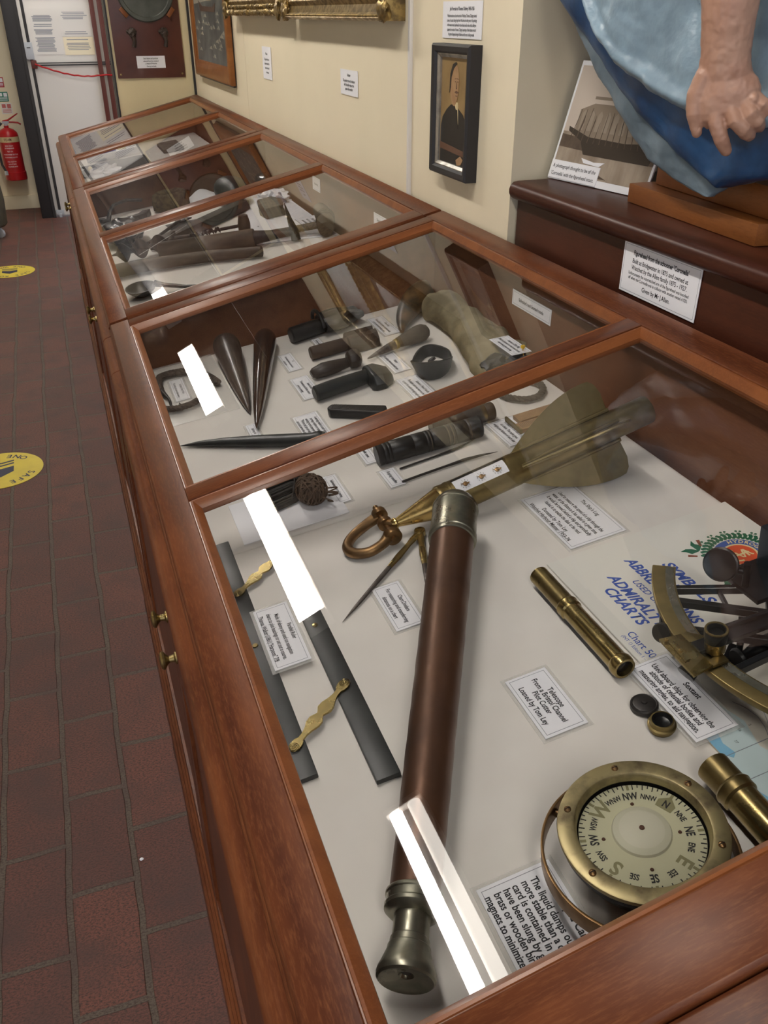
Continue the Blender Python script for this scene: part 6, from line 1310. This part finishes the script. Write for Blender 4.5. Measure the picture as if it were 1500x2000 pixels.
hemR = [(1.188, 0.112), (1.199, 0.145), (1.213, 0.20), (1.25, 0.27), (1.35, 0.32), (1.5, 0.36), (1.72, 0.38)]
shell('hem_drape', 'hem', 1.188, ZT, hemL, hemR, [(1.188, 0.024), (1.20, 0.031), (1.28, 0.035), (1.40, 0.033), (1.72, 0.030)], [(1.188, 0.004), (1.21, 0.010), (1.24, 0.08), (1.30, 0.12), (1.72, 0.16)], fold=0.0035, seed=1.0)
def robe():
    mb = MB(); R_ = []; n, sg = 70, 96
    low = [(-0.36, 1.60), (-0.26, 1.475), (-0.203, 1.409), (-0.176, 1.379), (-0.14, 1.353), (-0.099, 1.328), (-0.057, 1.314), (0.001, 1.295), (0.06, 1.281), (0.114, 1.270), (0.198, 1.272), (0.27, 1.30), (0.37, 1.37)]
    for k in range(sg + 1):
        a = -0.30 + 0.665 * k / sg; zl = interp(low, a); col = []
        prof_b = 0.032 * math.sqrt(max(0.02, 1 - ((a - 0.06) / 0.38) ** 2)) + 0.020
        for i in range(n + 1):
            s_ = i / n; z = zl + (ZT - zl) * s_ ** 1.7
            roll = 0.010 * math.exp(-((z - zl - 0.010) / 0.010) ** 2)
            q_ = (a * 0.62 + (z - 1.30) * 0.9)
            f_ = (0.0050 * math.sin(a * 30 - (z - 1.3) * 27 + 0.6) + 0.0045 * math.sin(a * 15 + (z - 1.3) * 17 + 2.2) - 0.0085 * math.exp(-((a - 0.055 + (z - 1.36) * 0.55) / 0.010) ** 2)) * min(1, s_ * 4)
            col.append(fpt(a, prof_b + roll + f_ + paint(a, 2.0, z), z + 0.6 * paint(a, 5.0, 1.0) * (1 if i == 0 else 0)))
        R_.append(col)
    F = [[mb.bm.verts.new(p) for p in col] for col in R_]
    B_ = [[mb.bm.verts.new(p - FN * 0.05) for p in col] for col in R_]
    for k in range(sg):
        for i in range(n):
            mb.bm.faces.new((F[k][i], F[k + 1][i], F[k + 1][i + 1], F[k][i + 1])); mb.bm.faces.new((B_[k][i + 1], B_[k + 1][i + 1], B_[k + 1][i], B_[k][i]))
        mb.bm.faces.new((F[k + 1][0], F[k][0], B_[k][0], B_[k + 1][0])); mb.bm.faces.new((F[k][n], F[k + 1][n], B_[k + 1][n], B_[k][n]))
    for i in range(n):
        mb.bm.faces.new((F[0][i], F[0][i + 1], B_[0][i + 1], B_[0][i])); mb.bm.faces.new((F[sg][i + 1], F[sg][i], B_[sg][i], B_[sg][i + 1]))
    return wpart(mb.build('robe', 'robe', None, angle=80), fig)
robe()
# arm and hand: one continuous skin grown from fused tapered limbs
AN = Vector((-0.6316, -0.7753, 0)); AA = Vector((0.7753, -0.6316, 0)); AP = Vector((0.709, -0.857, 0.001))
def apt(a, b, z): return AP + AA * a + AN * b + Vector((0, 0, z))
mb = MB()
def limb(pts, rad, flat=1.0, seg=20, ends=True):
    P_ = [apt(*p) for p in pts]; mb.tube(P_, rad, seg, flat, up=AN)
    if ends:
        for p, r in ((P_[0], rad[0]), (P_[-1], rad[-1])): mb.blob(p, (r, r, r), 2, 0.0)
limb([(0.000, 0, 1.66), (-0.001, 0, 1.50), (0.000, 0, 1.42), (0.004, 0, 1.375), (0.007, 0, 1.350), (0.0095, 0.001, 1.328), (0.012, 0.002, 1.308)], [0.044, 0.038, 0.0335, 0.0295, 0.0278, 0.0310, 0.0360], [0.84, 0.84, 0.84, 0.82, 0.76, 0.58, 0.40], ends=False)
limb([(0.0105, 0.001, 1.334), (0.012, 0.001, 1.320), (0.0145, 0.003, 1.304), (0.021, 0.004, 1.290), (0.026, 0.003, 1.280)], [0.0240, 0.0370, 0.0400, 0.0355, 0.028], [0.5, 0.46, 0.44, 0.44, 0.44], ends=False)
limb([(-0.012, 0.004, 1.326), (-0.0195, 0.006, 1.305), (-0.0175, 0.008, 1.285), (-0.0105, 0.006, 1.264)], [0.0120, 0.0108, 0.0096, 0.0062])            # thumb, leaving the side of the palm
limb([(0.003, 0.005, 1.300), (0.010, 0.012, 1.276), (0.019, 0.012, 1.258), (0.0270, 0.007, 1.2455)], [0.0105, 0.0102, 0.0090, 0.0072])             # forefinger, pointing down
limb([(0.018, 0.007, 1.300), (0.031, 0.017, 1.279), (0.042, 0.015, 1.270), (0.0505, 0.003, 1.2625)], [0.0100, 0.0097, 0.0088, 0.0074])
limb([(0.034, 0.007, 1.302), (0.047, 0.016, 1.287), (0.056, 0.012, 1.279), (0.0610, -0.001, 1.2725)], [0.0095, 0.0090, 0.0082, 0.0070])
limb([(0.045, 0.004, 1.306), (0.059, 0.011, 1.2965), (0.067, 0.006, 1.289), (0.0700, -0.007, 1.283)], [0.0085, 0.0080, 0.0072, 0.0062])
for a_, z_ in ((0.005, 1.298), (0.0205, 1.2965), (0.036, 1.298), (0.047, 1.303)): mb.blob(apt(a_, 0.0115, z_), (0.0075, 0.0075, 0.0075), 2, 0.0)
me = mb.mesh('arm_hand')
arm = evaluated('arm_and_hand', me, [('REMESH', dict(mode='VOXEL', voxel_size=0.0013)), ('SMOOTH', dict(factor=0.5, iterations=3))], 'skin', None)
nrm = [v.normal.copy() for v in arm.data.vertices]
for v, nv in zip(arm.data.vertices, nrm): v.co += nv * (mnoise.noise(v.co * 70) * 0.0011 + mnoise.noise(v.co * 190) * 0.0005)
wpart(arm, fig)
for a_, b_, z_ in ((0.0262, 0.0125, 1.2490), (-0.0105, 0.0110, 1.2670)):
    nm_ = MB(); nm_.blob((0, 0, 0), (0.0044, 0.0018, 0.0056), 2, 0.0, m=Matrix((AA, AN, (0, 0, 1))).transposed())
    for v in nm_.bm.verts: v.co += apt(a_, b_, z_)
    wpart(nm_.build('fingernail', 'skin', None), fig)

# ================================================================== floor and passage things
def sticker(label, cx_, cy_, r):
    t = thing('floor_sticker', label, 'floor sticker', Matrix.Translation((cx_, cy_, 0.0005)) @ Matrix.Rotation(PI, 4, 'Z'), 'yellow distancing stickers on the brick floor')
    MB().lathe([(0, 0), (0, r), (0.0012, r), (0.0012, 0)], (0, 0, 0), (0, 0, 1), 64).build('disc', 'yellow', t)
    it = []
    def ringtext(txt, mid, flip):
        for i, ch in enumerate(txt):
            an = mid - flip * (i - (len(txt) - 1) / 2) * 0.25
            it.append((ch, r * 0.25, r * 0.78 * math.cos(an), r * 0.78 * math.sin(an), dict(rot=(an - PI / 2 if flip > 0 else an + PI / 2), bold=0.02)))
    ringtext('SAFE ROUTE', PI / 2, 1); ringtext('ONE WAY', -PI / 2, -1)
    lettering('lettering', it, 'navy', t, 0.0014)
    mb = MB()
    for k in range(2): y_ = -r * (0.42 - 0.15 * k); mb.prism([(-r * 0.30, y_ - r * 0.10), (0, y_), (r * 0.30, y_ - r * 0.10), (r * 0.30, y_ - r * 0.17 + r * 0.14), (0, y_ + r * 0.07), (-r * 0.30, y_ - r * 0.03)], 0.0010, 0.0015)
    mb.prism([(-r * 0.30, -r * 0.16), (0, -r * 0.06), (r * 0.30, -r * 0.16), (r * 0.30, r * 0.14), (0, r * 0.40), (-r * 0.30, r * 0.14)], 0.0010, 0.0015)
    mb.build('arrow', 'navy', t)
sticker('round yellow one-way floor sticker nearest the camera', -0.415, 1.176, 0.142)
sticker('round yellow one-way floor sticker farther along the brick floor', -0.425, 4.04, 0.150)
t = thing('fire_extinguisher', 'red foam fire extinguisher mounted on the far cream wall', 'fire extinguisher', Matrix.Translation((-0.345, 6.035, 0.245)))
MB().lathe([(0, 0), (0, 0.078), (0.004, 0.081), (0.060, 0.081), (0.062, 0.076), (0.072, 0.0755), (0.32, 0.0755), (0.345, 0.070), (0.365, 0.050), (0.376, 0.026), (0.380, 0.018), (0.395, 0.018), (0.395, 0)], (0, 0, 0), (0, 0, 1), 40).build('cylinder', 'red', t)
MB().lathe([(0.28, 0.0755), (0.28, 0.0762), (0.318, 0.0762), (0.318, 0.0755)], (0, 0, 0), (0, 0, 1), 40, caps=False).build('cream_band', 'crest_cream2', t)
MB().lathe([(0.393, 0), (0.393, 0.014), (0.412, 0.014), (0.412, 0)], (0, 0, 0), (0, 0, 1), 20).box((0, 0, 0.418), (0.05, 0.03, 0.018)).build('valve', 'galv', t)
MB().tube([(-0.02, 0, 0.425), (0.02, 0, 0.432), (0.10, 0.0, 0.478)], [0.009, 0.010, 0.006], 10, 0.7).tube([(0.0, 0, 0.420), (0.05, 0, 0.418), (0.09, 0, 0.412), (0.11, 0, 0.400)], [0.008, 0.007, 0.006, 0.006], 10).build('lever', 'red', t)
MB().tube([(-0.03, -0.02, 0.415), (-0.07, -0.04, 0.38), (-0.090, -0.050, 0.28), (-0.086, -0.055, 0.12), (-0.066, -0.068, 0.070)], [0.009] * 5, 12).build('hose', 'black', t)
MB().lathe([(0, 0), (0, 0.014), (0.02, 0.014), (0.03, 0.010), (0.03, 0)], (-0.066, -0.068, 0.045), (0, 0, 1), 18).build('nozzle', 'galv', t)
MB().box((0, 0.098, 0.25), (0.05, 0.030, 0.20)).build('wall_bracket', 'red', t, bevel=0.003)
it = [('FOAM', 0.026, 0, 0.299, dict(bold=0.02))] + [(tx, 0.013, 0, z_, {}) for tx, z_ in (('SPRAY FOAM', 0.255), ('EXTINGUISHER', 0.238), ('TEST 13A', 0.215), ('WOOD PAPER TEXTILES', 0.192), ('FLAMMABLE LIQUIDS', 0.172), ('PULL OUT PIN', 0.140), ('AIM AT BASE', 0.122), ('SQUEEZE LEVER', 0.104))]
def wrap(items, mat, name, rad):
    bm = bmesh.new()
    for body, size, x, z_, kw in items: text_bm(bm, body, size, Matrix.Translation((x, z_, 0)), xs=0.8, **kw)
    bmesh.ops.subdivide_edges(bm, edges=bm.edges, cuts=1)
    for v in bm.verts: x, z_ = v.co.x, v.co.y; an = x / rad - PI / 2 - 0.10; v.co = Vector((rad * math.cos(an), rad * math.sin(an), z_))
    me = bpy.data.meshes.new(name); bm.to_mesh(me); bm.free(); return link(name, me, mat, t)
wrap(it[:1], 'darkred', 'band_lettering', 0.0766); wrap(it[1:], 'paper', 'lettering', 0.0760)
for lb, x0, x1, z0, z1, mt in (('red and white fire extinguisher sign on the far wall', -0.372, -0.302, 0.90, 0.97, 'red'), ('green and white safety sign on the far wall', -0.366, -0.29, 0.80, 0.868, 'greenpaint'), ('pink and white notice just above the fire extinguisher', -0.358, -0.278, 0.712, 0.79, 'pinkpaint')):
    t = thing('safety_sign', lb, 'sign', Matrix.Translation(((x0 + x1) / 2, 6.1495, z0)), 'safety signs above the extinguisher')
    w, h = x1 - x0, z1 - z0
    MB().box2((-w / 2, -0.002, 0), (w / 2, 0, h)).build('plate', 'white' if mt == 'pinkpaint' else mt, t)
    mb = MB().box2((-w * 0.40, -0.0026, h * 0.55), (-w * 0.05, -0.002, h * 0.9)).box2((w * 0.08, -0.0026, h * 0.50), (w * 0.42, -0.002, h * 0.9)); mb.build('pictogram', mt if mt == 'pinkpaint' else 'paper', t)
    mb = MB()
    for k in range(3): mb.box2((-w * 0.40, -0.0026, h * (0.12 + 0.12 * k)), (w * 0.40, -0.002, h * (0.17 + 0.12 * k)))
    mb.build('lettering', mt if mt == 'pinkpaint' else 'paper', t)
t = thing('floor_stand', 'dark olive drum on a clear castor at the left edge of the floor', 'stand', Matrix.Translation((-0.60, 5.12, 0.0)))
MB().lathe([(0.075, 0), (0.075, 0.15), (0.09, 0.165), (0.25, 0.175), (0.41, 0.165), (0.425, 0.15), (0.425, 0)], (0, 0, 0), (0, 0, 1), 40).build('drum', 'drum', t)
for a in (-0.5, 2.0, 4.2):
    c = Vector((0.125 * math.cos(a), 0.125 * math.sin(a), 0.0))
    MB().tube([c + Vector((0, 0, 0.03)), c + Vector((0, 0, 0.08))], 0.010, 10).build('castor_post', 'galv', t)
    MB().lathe([(-0.012, 0), (-0.012, 0.024), (-0.008, 0.031), (0.008, 0.031), (0.012, 0.024), (0.012, 0)], c + Vector((0, 0, 0.032)), (0.6, 0.8, 0), 24).build('castor', 'clearplastic', t)
t = thing('paper_scrap', 'tiny pale crumb on the brick floor near the case plinth', 'scrap', Matrix.Translation((-0.126, -0.635, 0.001)))
MB().blob((0, 0, 0.002), (0.004, 0.003, 0.002), 2, 0.4, 3, 1).build('scrap', 'paper', t)

# ------------------------------------------------------------------ repeats share a group phrase
GR = {'exhibit_label': 'printed exhibit labels in the cases', 'door_notice': 'notices on the white door', 'wall_notice': 'notices on the right wall', 'gilt_frame': 'gilt picture frames on the right wall', 'fid': 'fids in the nearest case', 'serving_mallet': 'serving mallets in the nearest case', 'seam_rubber': 'seam rubbers in the nearest case', 'roping_needle': 'roping needles in the nearest case', 'needle_case': 'needle cases in the nearest case', 'sextant_tube': 'brass sextant tubes in the nearest case', 'eyepiece_cap': 'eyepiece caps in the nearest case', 'iron_fitting': 'iron fittings on the mounting board'}
for o in list(C.objects):
    k = o.name.split('.')[0]
    if o.parent is None and k in GR and 'category' in o: o['group'] = GR[k]
